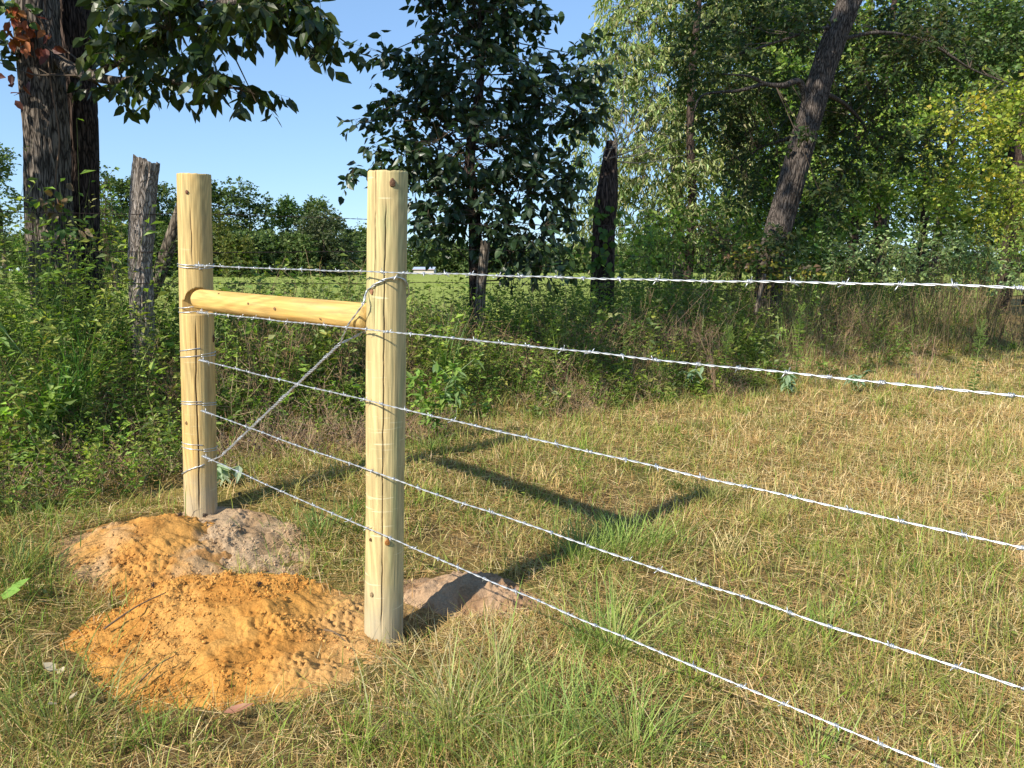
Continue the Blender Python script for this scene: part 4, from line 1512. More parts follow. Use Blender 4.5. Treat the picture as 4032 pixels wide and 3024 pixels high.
# --- white barn
bd = 260
bl = P(893, 590, bd)
br = P(937, 590, bd)
bx0, bx1 = bl[0], br[0]
M_white = tint_mat("painted_sheet", rough=.6, spec=.2, noise=(3, .92, 1.04, (1, 1, 1)))
bn = thing("barn", "small low white barn with pale roof across the field", "barn", (bx0, bd, 0))
mb = MB()
x0, x1, y0, y1, ze, zr_ = bx0, bx1, bd, bd + 8, 1.5, 2.35
mb.add([[x0, y0, 0], [x1, y0, 0], [x1, y1, 0], [x0, y1, 0], [x0, y0, ze], [x1, y0, ze], [x1, y1, ze], [x0, y1, ze], [x0, (y0 + y1) / 2, zr_ - .05], [x1, (y0 + y1) / 2, zr_ - .05]],
       [[0, 1, 5, 4], [2, 3, 7, 6]], [[0, 4, 7], [0, 7, 3], [4, 8, 7], [1, 2, 6], [1, 6, 5], [5, 6, 9]], (.62, .54, .47))
mb.build("wall", M_white, bn, smooth=False)
mb = MB()
mb.add([[x0 - .3, y0 - .4, ze], [x1 + .3, y0 - .4, ze], [x1 + .3, (y0 + y1) / 2, zr_], [x0 - .3, (y0 + y1) / 2, zr_], [x0 - .3, y1 + .4, ze], [x1 + .3, y1 + .4, ze],
        [x0 - .3, y0 - .4, ze - .1], [x1 + .3, y0 - .4, ze - .1]],
       [[0, 1, 2, 3], [3, 2, 5, 4], [6, 7, 1, 0]], c=(.40, .47, .58))
mb.build("roof", M_white, bn, smooth=False)
mb = MB()
mb.add([[x0 - .31, y0 - .45, ze - .16], [x1 + .31, y0 - .45, ze - .16], [x1 + .31, y0 - .45, ze - .02], [x0 - .31, y0 - .45, ze - .02]], [[0, 1, 2, 3]], c=(.45, .18, .14))
mb.build("eave_trim", M_white, bn, smooth=False)

# ------------------------------------------------------------------ old fence row
M_oldwood = bark_mat("weathered_wood", (.05, .04, .03), (.27, .22, .17), .8)
d = 5.5
OP = [np.array([P(308, 700, d)[0], d, .2]), P(305, 620, d), P(306, 500, d), P(310, 420, d), P(316, 346, d)]
op = thing("old_fence_post", "old grey bark covered log post with a jagged top, left of the new posts", "fence post", [OP[0][0], d, .4])
mb = MB()
rs, t = resample(smooth(OP, 40), .012)
r = np.interp(np.linspace(0, 1, len(rs)), [0, .3, .6, 1], [.078, .076, .078, .082])
a = np.linspace(0, 2 * np.pi, 72, endpoint=False)[None]
z = t[:, None]
dsp = .010 * (ss(0, .4, np.abs(vn(xyz(np.cos(a) * 5, np.sin(a) * 5, z * 7)))) - .6) + .008 * vn(xyz(np.cos(a) * 1.3, np.sin(a) * 1.3, z * 4))
dsp = dsp + .004 * vn(xyz(np.cos(a) * 14, np.sin(a) * 14, z * 22))
pts_top = len(rs)
tube(mb, rs, r, 72, (1, 1, 1), False, dsp)
V = mb.v[0].reshape(pts_top, 72, 3)
jag = (.020 * vn(xyz(np.cos(a[0]) * 2.2, np.sin(a[0]) * 2.2, 4)) + .012 * vn(xyz(np.cos(a[0]) * 7, np.sin(a[0]) * 7, 4))) - .12 * (V[-1, :, 0] - V[-1, :, 0].mean())
for k in range(12):
    V[-1 - k, :, 2] += jag * (1 - k / 12)
rim = V[-1].copy()
cen = rim.mean(0)
mb.v[0] = V.reshape(-1, 3)
mb.build("log", M_bark_g, op)
mb = MB()
rings = [rim * .995 + cen * .005]
nr = 9
for k in range(1, nr):
    q = 1 - k / (nr - 1)
    rr_ = cen + (rim - cen) * q
    rr_[:, 2] -= .012 + .010 * vn(xyz(rr_[:, 0] * 60, rr_[:, 1] * 60, 2))
    rings.append(rr_)
V = np.concatenate(rings)
n = 72
q = []
for k in range(nr - 1):
    for j in range(n):
        q.append([k * n + j, k * n + (j + 1) % n, (k + 1) * n + (j + 1) % n, (k + 1) * n + j])
mb.add(V, q, c=(.13, .11, .10))
mb.build("cut_top", tint_mat("end_grain", rough=.9, spec=.1, noise=(40, .4, 1.8, (1, 1, 1)), bump=(.6, .006)), op)


def stake(name, label, pts, rad_, mat, cat="post", ridge=.006):
    pts = [np.array(p) for p in pts]
    rt = thing(name, label, cat, [pts[0][0], pts[0][1], float(terr(pts[0][0], pts[0][1]))])
    mb, _ = trunk_mesh(pts, rad_, n=32, step=.03, ridge=ridge, seed=pts[0][0] * 7)
    mb.build("log", mat, rt)
    return rt


stake("old_brace_log", "weathered grey log leaning between the old bark post and the farther new post", [P(325, 640, 6.2), P(345, 590, 6.15), P(365, 530, 6.1), P(398, 430, 6.0)], [.05, .05, .046, .04], M_oldwood, "leaning log")
stake("old_fence_post", "split grey cedar post close behind the young dark tree's stem", [P(1036, 700, 7.6), P(1040, 620, 7.6), P(1050, 520, 7.6)], [.05, .048, .045], M_oldwood, "fence post")
stake("wooden_stake", "thin brown stake leaning among dry weeds below the leaning tree", [P(1632, 680, 9.9), P(1640, 640, 9.9), P(1652, 592, 9.9)], [.028, .026, .022], M_oldwood, "stake")
stake("wooden_stake", "short dead stick standing just left of the old bark post", [P(256, 640, 6.0), P(250, 590, 6.0), P(244, 556, 6.0)], [.02, .02, .012], M_oldwood, "stake")

# old rusty strands between the old posts
oldw = [("uppermost old dark wire strand of the fence row", [(-40, 456), (290, 463), (430, 462), (800, 474), (1050, 485), (1400, 488)]),
        ("middle old dark wire strand of the fence row", [(-40, 544), (290, 544), (430, 546), (800, 543), (1050, 540), (1400, 555)]),
        ("lowest old dark wire strand of the fence row", [(-40, 612), (290, 612), (430, 612), (800, 612), (1050, 612), (1640, 630)])]
for lb, pp in oldw:
    pts = []
    for (x, y) in pp:
        u = (x * K - 2016) / F
        # intersect with the old fence line y = 5.5 + .79 (x + 2.65) - .09
        dd = (5.41 + .79 * 2.65) / (1 - .79 * u / 1.0)
        pts.append(P(x, y, min(dd, 12)))
    path = smooth(pts, 200)
    rs, t = resample(path, .02)
    mb = MB()
    Tn = nrm(np.gradient(rs, axis=0))
    U, V_ = rot_frame(Tn)
    for k in (0, 1):
        ph = t / .12 * 6.283 + k * np.pi
        tube(mb, rs + (np.cos(ph)[:, None] * U + np.sin(ph)[:, None] * V_) * .0018, .0017, 5, (.05, .035, .03))
    rt = thing("old_barbed_wire", lb, "barbed wire", rs[0], "old dark wires of the fence row")
    mb.build("strand", M_rust, rt)
    bb = MB()
    for q in np.arange(.2, t[-1], .14):
        i = int(np.searchsorted(t, q))
        dd = nrm(rdir(1)[0] + [0, 0, .6]) * .018
        sticks(bb, rs[i] - dd, rs[i] + dd, .0018, .001, (.05, .035, .03))
    ob = bb.build("barbs", M_rust, rt)
    ob['kind'] = 'stuff'


# ------------------------------------------------------------------ grass
def in_view(x, y, m=.06):
    return (np.abs(x) < (.672 + m) * y + .25)


def green(x, y):
    g_ = .5 + .45 * fbm(xyz(x * 1.1, y * 1.1, 40), 3)
    g_ = g_ + .35 * (1 - ss(-2.4, -1.4, x)) - .35 * ss(.8, 2.6, x) * ss(3.0, 5.0, y)
    return np.clip(g_, 0, 1)


gm = MB()
TAN = [(0.63, 0.458, 0.19), (0.714, 0.541, 0.26), (0.525, 0.364, 0.14), (0.378, 0.239, 0.09), (0.777, 0.624, 0.34)]
GRN = [(.18, .27, .04), (.25, .35, .05), (.13, .20, .03), (.34, .40, .08), (.28, .31, .06)]
YLG = [(.36, .34, .10), (.42, .38, .13), (.32, .32, .08)]
bands = [(1.5, 3.0, 6200), (3.0, 4.5, 4300), (4.5, 6.5, 2700), (6.5, 9.5, 1700), (9.5, 12.5, 900)]
for (a_, b_, dn) in bands:
    wx = .75 * b_ + .3
    n_ = int(dn * 2 * wx * (b_ - a_))
    x, y = R.uniform(-wx, wx, n_), R.uniform(a_, b_, n_)
    f = bankf(x, y)
    r = mound_mask(x, y)
    keep = in_view(x, y) & (f < -.5) & ((r > 1.0) | ((r > .8) & (R.random(n_) < .22)) | (R.random(n_) < .006))
    keep &= R.random(n_) < (.45 + .55 * ss(-.5, .15, fbm(xyz(x * 2.3, y * 2.3, 9), 3)))
    # bare trampled soil around the far post
    keep &= R.random(n_) > .85 * bare_mask(x, y)
    keep &= np.hypot(x - NEAR[0], y - NEAR[1]) > .1
    x, y = x[keep], y[keep]
    n_ = len(x)
    g_ = green(x, y)
    zz = terr(x, y)
    isg = R.random(n_) < (.12 + .62 * g_) * (1 - .8 * bare_mask(x, y))
    C = np.where(isg[:, None], pick(GRN + YLG, n_, .2), pick(TAN, n_, .2))
    lie = R.random(n_) < .40
    h = np.where(lie, R.uniform(.03, .09, n_), R.uniform(.03, .10, n_) * (1 + .5 * isg))
    tilt = np.where(lie, R.uniform(1.2, 3.0, n_), R.uniform(-.2, .7, n_))
    bend = np.where(lie, R.uniform(-.2, .6, n_), R.uniform(0, 1.0, n_))
    long_ = ss(.0, .6, fbm(xyz(x * 1.9, y * 1.9, 61), 3)) + .6 * ss(1, 3, x) * ss(3.4, 6, y)
    h = np.where(lie, h * .45, h * (1 + .9 * long_ * R.random(n_)))
    wd = R.uniform(.0018, .0042, n_) * (1 + .14 * (y - 2))
    blades(gm, xyz(x, y, zz + np.where(lie, R.uniform(0, .02, n_), 0)), R.uniform(0, 6.28, n_), h, wd, bend, C, 3 if a_ < 4 else 2, tilt)
    # loose straw thatch
    m_ = int(n_ * .55)
    i = R.integers(0, n_, m_)
    xx, yy = x[i] + R.normal(size=m_) * .03, y[i] + R.normal(size=m_) * .03
    kk = mound_mask(xx, yy) > .93
    xx, yy = xx[kk], yy[kk]
    m_ = len(xx)
    an = R.uniform(0, 6.28, m_)
    ln = R.uniform(.04, .13, m_)
    z0 = terr(xx, yy) + R.uniform(.003, .03, m_)
    dz = R.uniform(-.25, .25, m_)
    p0 = xyz(xx, yy, z0)
    p1 = p0 + xyz(np.cos(an) * ln, np.sin(an) * ln, dz * ln)
    rr_ = .0009 * (1 + .14 * (yy - 2))
    sticks(gm, p0, p1, rr_, rr_ * .6, pick(TAN, m_, .2))
nc = 520
tx, ty = R.uniform(-2.6, 6.5, nc), 1.8 + 7.0 * R.random(nc) ** 1.3
kk = in_view(tx, ty) & (bankf(tx, ty) < -1.0) & (mound_mask(tx, ty) > 1.1) & (fbm(xyz(tx * 1.4, ty * 1.4, 21), 2) + R.uniform(-.5, .5, nc) > -.1)
tx, ty = tx[kk], ty[kk]
nb_ = 34
cx_ = np.repeat(tx, nb_) + R.normal(size=len(tx) * nb_) * np.repeat(R.uniform(.015, .06, len(tx)), nb_)
cy_ = np.repeat(ty, nb_) + R.normal(size=len(tx) * nb_) * np.repeat(R.uniform(.015, .06, len(tx)), nb_)
hh_ = np.repeat(R.uniform(.07, .19, len(tx)), nb_) * R.uniform(.4, 1.15, len(cx_))
tc = np.where((R.random(len(tx)) < .5)[:, None], pick(GRN, len(tx), .15), pick(YLG + TAN[:2], len(tx), .15))
CC = np.repeat(tc, nb_, 0) * R.uniform(.75, 1.2, (len(cx_), 1))
blades(gm, xyz(cx_, cy_, terr(cx_, cy_)), R.uniform(0, 6.28, len(cx_)), hh_, R.uniform(.0025, .005, len(cx_)) * (1 + .08 * cy_), R.uniform(.1, 1.2, len(cx_)), CC, 4, R.uniform(0, .6, len(cx_)))
# broad weed leaves and clover like rosettes here and there
nr_ = 1500
wx_, wy_ = R.uniform(-2.6, 5, nr_), R.uniform(1.8, 7.5, nr_)
kk = in_view(wx_, wy_) & (bankf(wx_, wy_) < -.9) & (mound_mask(wx_, wy_) > 1.15) & (fbm(xyz(wx_ * 2.2, wy_ * 2.2, 33), 2) > .25)
wx_, wy_ = wx_[kk], wy_[kk]
az_ = R.uniform(0, 6.28, len(wx_))
leaves(gm, xyz(wx_, wy_, terr(wx_, wy_) + R.uniform(.02, .07, len(wx_))), xyz(np.cos(az_), np.sin(az_), .2), rdir(len(wx_)) * .4 + [0, 0, 1], R.uniform(.015, .035, len(wx_)), .014, pick(GRN, len(wx_), .2), 1)
o = gm.build("grass", M_grass, smooth=False)
tag(o, "mown dry and green pasture grass with straw thatch covering the ground", "grass", kind='stuff')


def tuft(label, px, py, n_, h, pal, spread=.07, name="grass_clump", d=None, lean=None, wd=.0045):
    if d is None:
        p = P(px, py, 3.0)
        d = 3.0 * CAMZ / (CAMZ - p[2])
    c = P(px, py, d)
    c[2] = float(terr(c[0], c[1]))
    mb = MB()
    ang = R.uniform(0, 6.28, n_)
    rr_ = np.abs(R.normal(size=n_)) * spread
    b = xyz(c[0] + np.cos(ang) * rr_, c[1] + np.sin(ang) * rr_, 0)
    b[:, 2] = terr(b[:, 0], b[:, 1]) - .005
    az = ang + R.normal(size=n_) * .6
    hh = h * R.uniform(.45, 1.1, n_)
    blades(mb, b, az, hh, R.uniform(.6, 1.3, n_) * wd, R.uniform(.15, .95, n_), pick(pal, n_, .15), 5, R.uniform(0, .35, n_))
    m_ = n_ // 5
    az = R.uniform(0, 6.28, m_)
    blades(mb, b[:m_], az, hh[:m_] * .6, wd * .9, R.uniform(.3, 1.4, m_), pick(TAN, m_), 4, R.uniform(0, .8, m_))
    o = mb.build(name, M_grass, smooth=False)
    return tag(o, label, name.replace("_", " "), "taller green clumps in the mown grass" if name == "grass_clump" else "straw left from mowing")


LG = [(.24, .34, .07), (.30, .40, .09), (.19, .29, .06), (.36, .42, .13)]
tuft("tallest upright green grass clump right of the near post, crossed by the lowest wire", 1320, 1420, 170, .34, LG, .10)
tuft("green grass clump behind the tallest one, at the end of the rail's shadow", 1340, 1205, 200, .30, LG, .14)
tuft("small green clump between the rail shadow and the fourth wire", 1420, 1190, 90, .22, LG, .08)
tuft("grass clump with upright pale stems just right of the near post's foot", 985, 1590, 120, .34, [(.36, .38, .12), (.3, .36, .1), (.45, .4, .2)], .08)
tuft("spreading bright green clump under the lowest wire at the bottom centre", 1180, 1590, 190, .27, LG, .15)
tuft("wide spreading clump at the bottom right of centre beneath the lowest wire", 1370, 1640, 200, .27, LG, .15)
tuft("bright clump at the bottom edge, left of the widest clump", 1130, 1700, 120, .22, LG, .13)
tuft("thin pale stalks clump low down between near post foot and tallest clump", 1080, 1480, 60, .26, [(.4, .38, .15), (.3, .35, .1)], .08)
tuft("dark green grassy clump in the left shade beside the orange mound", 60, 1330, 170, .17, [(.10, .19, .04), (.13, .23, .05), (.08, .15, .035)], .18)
tuft("olive grass clump at the lower left corner below the orange mound", 120, 1580, 170, .24, [(.24, .28, .07), (.18, .24, .05), (.3, .3, .1)], .16)
tuft("combed over green grass patch between the two new posts", 690, 1210, 240, .16, [(.17, .27, .06), (.22, .32, .08), (.13, .21, .05)], .20)
tuft("green patch with yellow specks behind the near post on its right", 930, 1040, 150, .17, [(.2, .3, .06), (.15, .24, .05)], .16)
tuft("short green clump at the right, near the third wire", 1790, 1370, 90, .16, LG, .10)
tuft("small bright clump at the bottom right under the fourth wire", 1760, 1640, 80, .17, LG, .08)
tuft("green tuft left of the farther post's mound", 100, 1210, 110, .17, [(.15, .25, .05), (.2, .3, .07)], .14)


STR = [(.62, .46, .22), (.70, .54, .28), (.50, .36, .16)]
tuft("small heap of bleached straw at the mown grass edge below the second wire", 1560, 852, 260, .20, STR, .30, name="straw_heap", lean=1)
tuft("strip of raked straw at the foot of the bank, right of the yellow flowers", 1330, 880, 220, .16, STR, .35, name="straw_heap")
tuft("low broken grass clump over the middle of the near post's shadow", 1250, 1215, 170, .24, LG, .14)
tuft("low olive clump at the near post's shadow tip", 1540, 1090, 190, .22, [(.2, .22, .06), (.28, .28, .09)], .14)
tuft("sparse clump over the rail's shadow behind the near post", 1120, 1020, 220, .15, [(.3, .32, .08), (.4, .36, .14)], .26)

# ------------------------------------------------------------------ undergrowth
def herbs(lm, tm, x, y, h, k, L, lw, pal, stem=(.12, .16, .05), lod=1, up=.2, leanv=.25, tr=.0018):
    n_ = len(x)
    b = xyz(x, y, terr(x, y))
    lean_ = R.normal(size=(n_, 3)) * leanv
    lean_[:, 2] = 1
    tip = b + nrm(lean_) * h[:, None]
    mid = (b + tip) / 2 + R.normal(size=(n_, 3)) * .04 * h[:, None]
    sticks(tm, b, mid, tr, tr * .8, stem)
    sticks(tm, mid, tip, tr * .8, tr * .5, stem)
    q = R.uniform(.15, 1.0, (n_, k)) ** .8
    q = q[..., None]
    pos = np.where(q < .5, b[:, None] + (mid - b)[:, None] * q * 2, mid[:, None] + (tip - mid)[:, None] * (q - .5) * 2)
    az = R.uniform(0, 6.28, (n_, k))
    ld = np.stack([np.cos(az), np.sin(az), R.normal(size=(n_, k)) * .35 + up], -1)
    pos = pos + ld * (R.uniform(0, .5, (n_, k, 1)) * L)
    nm = nrm(np.array([0, 0, 1.0]) + .5 * R.normal(size=(n_ * k, 3)))
    C0 = np.repeat(pick(pal, n_, .25), k, 0) * R.uniform(.75, 1.2, (n_ * k, 1))
    ll = L * R.uniform(.5, 1.3, n_ * k)
    leaves(lm, pos.reshape(-1, 3), ld.reshape(-1, 3), nm, ll, ll * lw, C0, lod, .12)


def scatter(n_, x0, x1, f0, f1):
    x = R.uniform(x0, x1, n_)
    f = R.uniform(f0, f1, n_)
    y = 5.5 + .79 * (x + 2.65) + f * 1.275
    k = in_view(x, y, .08) & (y < 19) & (fbm(xyz(x * 2.1, y * 2.1, n_ % 97), 2) + R.uniform(-.5, .5, n_) > -.25)
    return x[k], y[k], f[k]


WG = [(0.195, 0.288, 0.05), (0.26, 0.36, 0.061), (0.143, 0.216, 0.039), (0.338, 0.408, 0.088), (0.117, 0.18, 0.033), (0.312, 0.324, 0.077)]
WD = [(0.175, 0.238, 0.043), (0.235, 0.301, 0.055), (0.138, 0.191, 0.036), (0.294, 0.332, 0.073)]
lm, tm = MB(), MB()


def front_h(x, f):
    """plant height profile: low at the mown front edge, taller along the old fence"""
    base = .10 + .72 * ss(-1.25, -.1, f)
    return base * (.6 + .75 * (fbm(xyz(x * 1.7, f * 1.7, 12), 2) * .5 + .5))


# left and centre: lush leafy herbs
WY = [(.26, .36, .07), (.32, .42, .10), (.22, .32, .06), (.30, .36, .14)]
for (n_, x0, x1, L_, lw_, pal, k_, hs) in ((260, -5, -.2, .085, .4, WY, 12, 1.15), (240, -5, 1.0, .06, .75, WY, 10, .9), (150, 1, 6, .08, .5, WY, 10, .8), (1900, -5.0, .6, .045, .42, WG, 26, 1.0), (1300, -5.0, .6, .028, .5, WG, 40, .8), (500, -5, .6, .075, .5, WG, 14, 1.05),
                                        (900, .2, 3.2, .045, .45, WD, 24, .9), (500, .2, 3.2, .07, .5, WD, 14, .9),
                                        (500, 2.5, 9, .05, .4, WD, 22, .8)):
    x, y, f = scatter(n_, x0, x1, -1.15, 1.3)
    h = front_h(x, f) * R.uniform(.4, 1.22, len(x)) * hs
    lft = (1 - ss(-3.6, -2.6, x))
    h = h * (1 + .75 * lft)
    herbs(lm, tm, x, y, h, k_, L_, lw_, pal)
for (n_, x0, x1, f0, f1, hh, L_) in ((520, -5, 3.2, .0, 1.3, .98, .055), (200, -5, -2.2, -.5, 1.0, 1.25, .06), (1500, 2.0, 12, .8, 3.6, .85, .07), (900, 1.0, 12, 2.5, 5.5, 1.15, .09)):
    x, y, f = scatter(n_, x0, x1, f0, f1)
    herbs(lm, tm, x, y, R.uniform(.5, 1.1, len(x)) * hh, 26, L_, .5, WD)
# the left foreground of the bank reaches further towards the camera
x, y, f = scatter(900, -4.2, -2.0, -1.7, -.6)
herbs(lm, tm, x, y, R.uniform(.08, .45, len(x)), 22, .04, .45, WG)
o = lm.build("undergrowth", M_leaf, smooth=False)
tag(o, "tangled leafy green weeds along the old fence row behind the new posts", "weeds", kind='stuff')
o2 = tm.build("undergrowth_stems", M_stem)
tag(o2, "stems of the leafy weeds along the fence row", "weeds", kind='stuff')

# long arching grass blades in the belt
bm_ = MB()
x, y, f = scatter(12500, -5.0, 9.0, -1.35, 1.2)
n_ = len(x)
h = front_h(x, f) * R.uniform(.5, 1.3, n_)
C = np.where((R.random(n_) < .45)[:, None], pick([(.38, .30, .15), (.30, .22, .12)], n_), pick([(.16, .27, .05), (.26, .36, .08), (.34, .40, .14)], n_))
blades(bm_, xyz(x, y, terr(x, y)), R.uniform(0, 6.28, n_), h, R.uniform(.003, .011, n_), R.uniform(.1, 1.1, n_), C, 4, R.uniform(-.1, .4, n_))
o = bm_.build("long_grass", M_grass, smooth=False)
tag(o, "long arching unmown grass growing through the weeds of the fence row", "grass", kind='stuff')

# dry brown stalks with seed heads
dm = MB()
BR = [(0.338, 0.225, 0.126), (0.26, 0.163, 0.095), (0.429, 0.312, 0.189), (0.208, 0.138, 0.084)]
for (n_, x0, x1, f0, f1, hs) in ((1500, 2.0, 9.5, -1.0, 1.2, .85), (1500, -.8, 2.6, -1.3, .2, .5), (2800, -4.8, -.5, -1.7, .3, .8), (900, -4.5, 9, -.4, 1.0, 1.15)):
    x, y, f = scatter(n_, x0, x1, f0, f1)
    n_ = len(x)
    h = (.15 + .65 * ss(-1.2, 0, f)) * R.uniform(.4, 1.15, n_) * hs * (.55 + .8 * ss(-.4, .6, fbm(xyz(x * 1.3, y * 1.3, 5), 2)))
    b = xyz(x, y, terr(x, y))
    tip = b + nrm(R.normal(size=(n_, 3)) * [.35, .35, 0] + [0, 0, 1]) * h[:, None]
    C = pick(BR, n_)
    sticks(dm, b, tip, .0022, .0012, C)
    for q in range(5):
        s_ = b + (tip - b) * R.uniform(.45, 1, (n_, 1))
        e_ = s_ + nrm(rdir(n_) + [0, 0, .8]) * (R.uniform(.05, .2, (n_, 1)))
        sticks(dm, s_, e_, .0013, .0009, C)
        k_ = R.random(n_) < .6
        rock_batch(dm, e_[k_], R.uniform(.004, .009, k_.sum()), pick([(.07, .045, .035), (.2, .14, .1)], k_.sum()))
o = dm.build("dry_weeds", M_stem, smooth=False)
tag(o, "dead brown weed stalks with seed heads under the leaning tree", "dry weeds", kind='stuff')


# individual taller plants
def plant(name, label, px, py, d, h, kind, pal, cat="plant"):
    c = P(px, py, d)
    c[2] = float(terr(c[0], c[1]))
    top = P(px, py, d)
    rt = thing(name, label, cat, c)
    lm, tm = MB(), MB()
    if kind == 'feather':       # horseweed: single stalk, narrow leaves, branching plume
        st = smooth([c, c + [.01, 0, h * .5], c + [.03, 0, h]], 20)
        tube(tm, st, np.linspace(.004, .0015, 20), 5, (.2, .27, .08))
        n_ = int(110 * h)
        q = R.uniform(.12, .8, n_)
        p = np.stack([np.interp(q * 19, np.arange(20), st[:, k]) for k in range(3)], -1)
        az = R.uniform(0, 6.28, n_)
        leaves(lm, p, xyz(np.cos(az), np.sin(az), .35), rdir(n_) * .3 + [0, 0, 1], R.uniform(.05, .09, n_), .011, pick(pal, n_), 1, .2)
        m_ = 26
        q = R.uniform(.6, .98, m_)
        p = np.stack([np.interp(q * 19, np.arange(20), st[:, k]) for k in range(3)], -1)
        az = R.uniform(0, 6.28, m_)
        e = p + nrm(xyz(np.cos(az) * .55, np.sin(az) * .55, 1)) * (.06 + .16 * (1 - q))[:, None] * 1.3
        sticks(tm, p, e, .0016, .001, (.22, .3, .09))
        for k in range(12):
            pp = p + (e - p) * R.uniform(.2, 1, (m_, 1))
            leaves(lm, pp, rdir(m_) + [0, 0, .8], rdir(m_), .018, .007, pick(pal, m_), 1)
    elif kind == 'broad':       # pale felted broad drooping leaves
        for q in range(3):
            st = smooth([c + R.normal(size=3) * [.03, .03, 0], c + [R.normal() * .05, 0, h * .5], c + [R.normal() * .1, -.03, h * R.uniform(.7, 1)]], 12)
            tube(tm, st, np.linspace(.004, .002, 12), 5, (.25, .32, .16))
            n_ = 11
            i = R.integers(4, 12, n_)
            az = R.uniform(0, 6.28, n_)
            leaves(lm, st[i], xyz(np.cos(az), np.sin(az), R.uniform(-.9, .3, n_)), rdir(n_) * .25 + [0, 0, 1], R.uniform(.07, .13, n_), .042, pick(pal, n_), 0, .35)
    elif kind == 'dead':
        for q in range(6):
            e = c + nrm(rdir(1)[0] * .3 + [0, 0, 1]) * h * R.uniform(.6, 1)
            tube(tm, smooth([c, (c + e) / 2 + rdir(1)[0] * .04, e], 8), np.linspace(.004, .002, 8), 5, (.34, .22, .14))
            for j in range(5):
                s_ = c + (e - c) * R.uniform(.5, 1)
                g_ = s_ + nrm(rdir(1)[0] + [0, 0, .6]) * .1
                sticks(tm, s_, g_, .0015, .001, (.34, .24, .16))
            n_ = 4
            leaves(lm, np.tile(e, (n_, 1)), rdir(n_) + [0, 0, -.2], rdir(n_), .025, .014, pick([(.2, .13, .09)], n_), 1)
    elif kind == 'yellow':
        n_ = 16
        for q in range(n_):
            e = c + nrm(rdir(1)[0] * .45 + [0, 0, 1]) * h * R.uniform(.5, 1)
            tube(tm, smooth([c, (c + e) / 2 + rdir(1)[0] * .02, e], 6), .0016, 4, (.22, .33, .08))
            leaves(lm, np.tile(e, (5, 1)), nrm(rdir(5) * .4 + [0, 0, 1]), rdir(5), .022, .010, pick([(.75, .6, .04)], 5), 1)
            leaves(lm, c + (e - c) * R.uniform(.3, .9, (6, 1)), rdir(6) + [0, 0, .6], rdir(6), .05, .007, pick(pal, 6), 1)
    elif kind == 'leafy':
        n_ = int(70 * h)
        for q in range(4):
            e = c + nrm(rdir(1)[0] * .35 + [0, 0, 1]) * h * R.uniform(.7, 1)
            st = smooth([c, (c + e) / 2 + rdir(1)[0] * .03, e], 14)
            tube(tm, st, np.linspace(.003, .0015, 14), 5, (.2, .26, .08))
            i = R.integers(3, 14, n_)
            leaves(lm, st[i], rdir(n_) * [1, 1, .4] + [0, 0, .1], rdir(n_) * .4 + [0, 0, 1], R.uniform(.05, .09, n_), .038, pick(pal, n_), 0, .25)
    elif kind == 'blade':
        n_ = 70
        az = R.uniform(0, 6.28, n_)
        b = np.tile(c, (n_, 1)) + R.normal(size=(n_, 3)) * [.04, .04, 0]
        blades(lm, b, az, h * R.uniform(.6, 1.1, n_), R.uniform(.008, .014, n_), R.uniform(.15, .9, n_), pick(pal, n_), 6, R.uniform(0, .2, n_))
    lm.build("leaves" if kind != 'blade' else "blades", M_leaf, rt, smooth=False)
    if tm.n: tm.build("stems", M_stem, rt)
    return rt


YP = [(.22, .31, .06), (.28, .36, .08), (.18, .27, .05)]
PB = [(.25, .35, .20), (.30, .40, .24), (.20, .30, .16)]
plant("horseweed", "tall feathery green weed just below the top wire, right of the thin stake", 1722, 740, 8.6, .88, 'feather', YP)
plant("horseweed", "shorter feathery weed left of the tall one among brown stalks", 1565, 780, 8.3, .62, 'feather', YP)
plant("horseweed", "feathery weed plume at the left edge in front of the big trunks", 42, 590, 5.3, 1.15, 'feather', [(.25, .38, .07), (.2, .32, .06)])
plant("horseweed", "bushy feathery weed at the right edge under the top wire", 2110, 760, 8.0, .8, 'feather', [(.16, .22, .06), (.12, .18, .05)])
plant("pale_leaf_plant", "grey green drooping broad leaved plant below the tall feathery weed", 1700, 800, 8.0, .30, 'broad', PB)
plant("pale_leaf_plant", "grey green broad leaved plant right of the yellow flowered one", 1490, 770, 7.9, .32, 'broad', PB)
plant("pale_leaf_plant", "small grey green plant near the second wire at right", 1850, 790, 8.2, .25, 'broad', PB)
plant("pale_leaf_plant", "pale felted leaf plant at the foot of the diagonal wire beside the farther post", 485, 960, 4.15, .16, 'broad', [(.38, .44, .30), (.32, .38, .25)])
plant("pale_leaf_plant", "pale leafy plants rising at the left edge beside the trunks", 20, 720, 4.7, .75, 'broad', [(.26, .36, .12), (.3, .4, .16)])
plant("pale_leaf_plant", "wide leaved plant right behind the near post under the second wire", 985, 800, 5.9, .55, 'broad', [(.2, .3, .12), (.16, .25, .09)])
plant("dead_stalk", "reddish brown dead stalks standing between the yellow flowers and short feathery weed", 1545, 790, 8.0, .75, 'dead', YP)
plant("dead_stalk", "dead brown stalks with seed heads above the second wire at right", 1990, 760, 8.6, .65, 'dead', YP)
plant("yellow_flower_plant", "narrow leaved plant with small yellow flowers left of the dead red stalks", 1440, 760, 7.9, .42, 'yellow', YP)
plant("leafy_weed", "bright leafy weed growing just right of the near post below the second wire", 940, 860, 5.3, .62, 'leafy', [(.2, .33, .06), (.26, .38, .09), (.14, .24, .05)])
plant("leafy_weed", "tall leafy shoots at the left edge below the trunks", 60, 760, 4.4, .6, 'leafy', [(.26, .36, .08), (.3, .4, .12)])
plant("leafy_weed", "leafy weed standing against the field between the two new posts", 700, 680, 5.9, .68, 'leafy', WD)
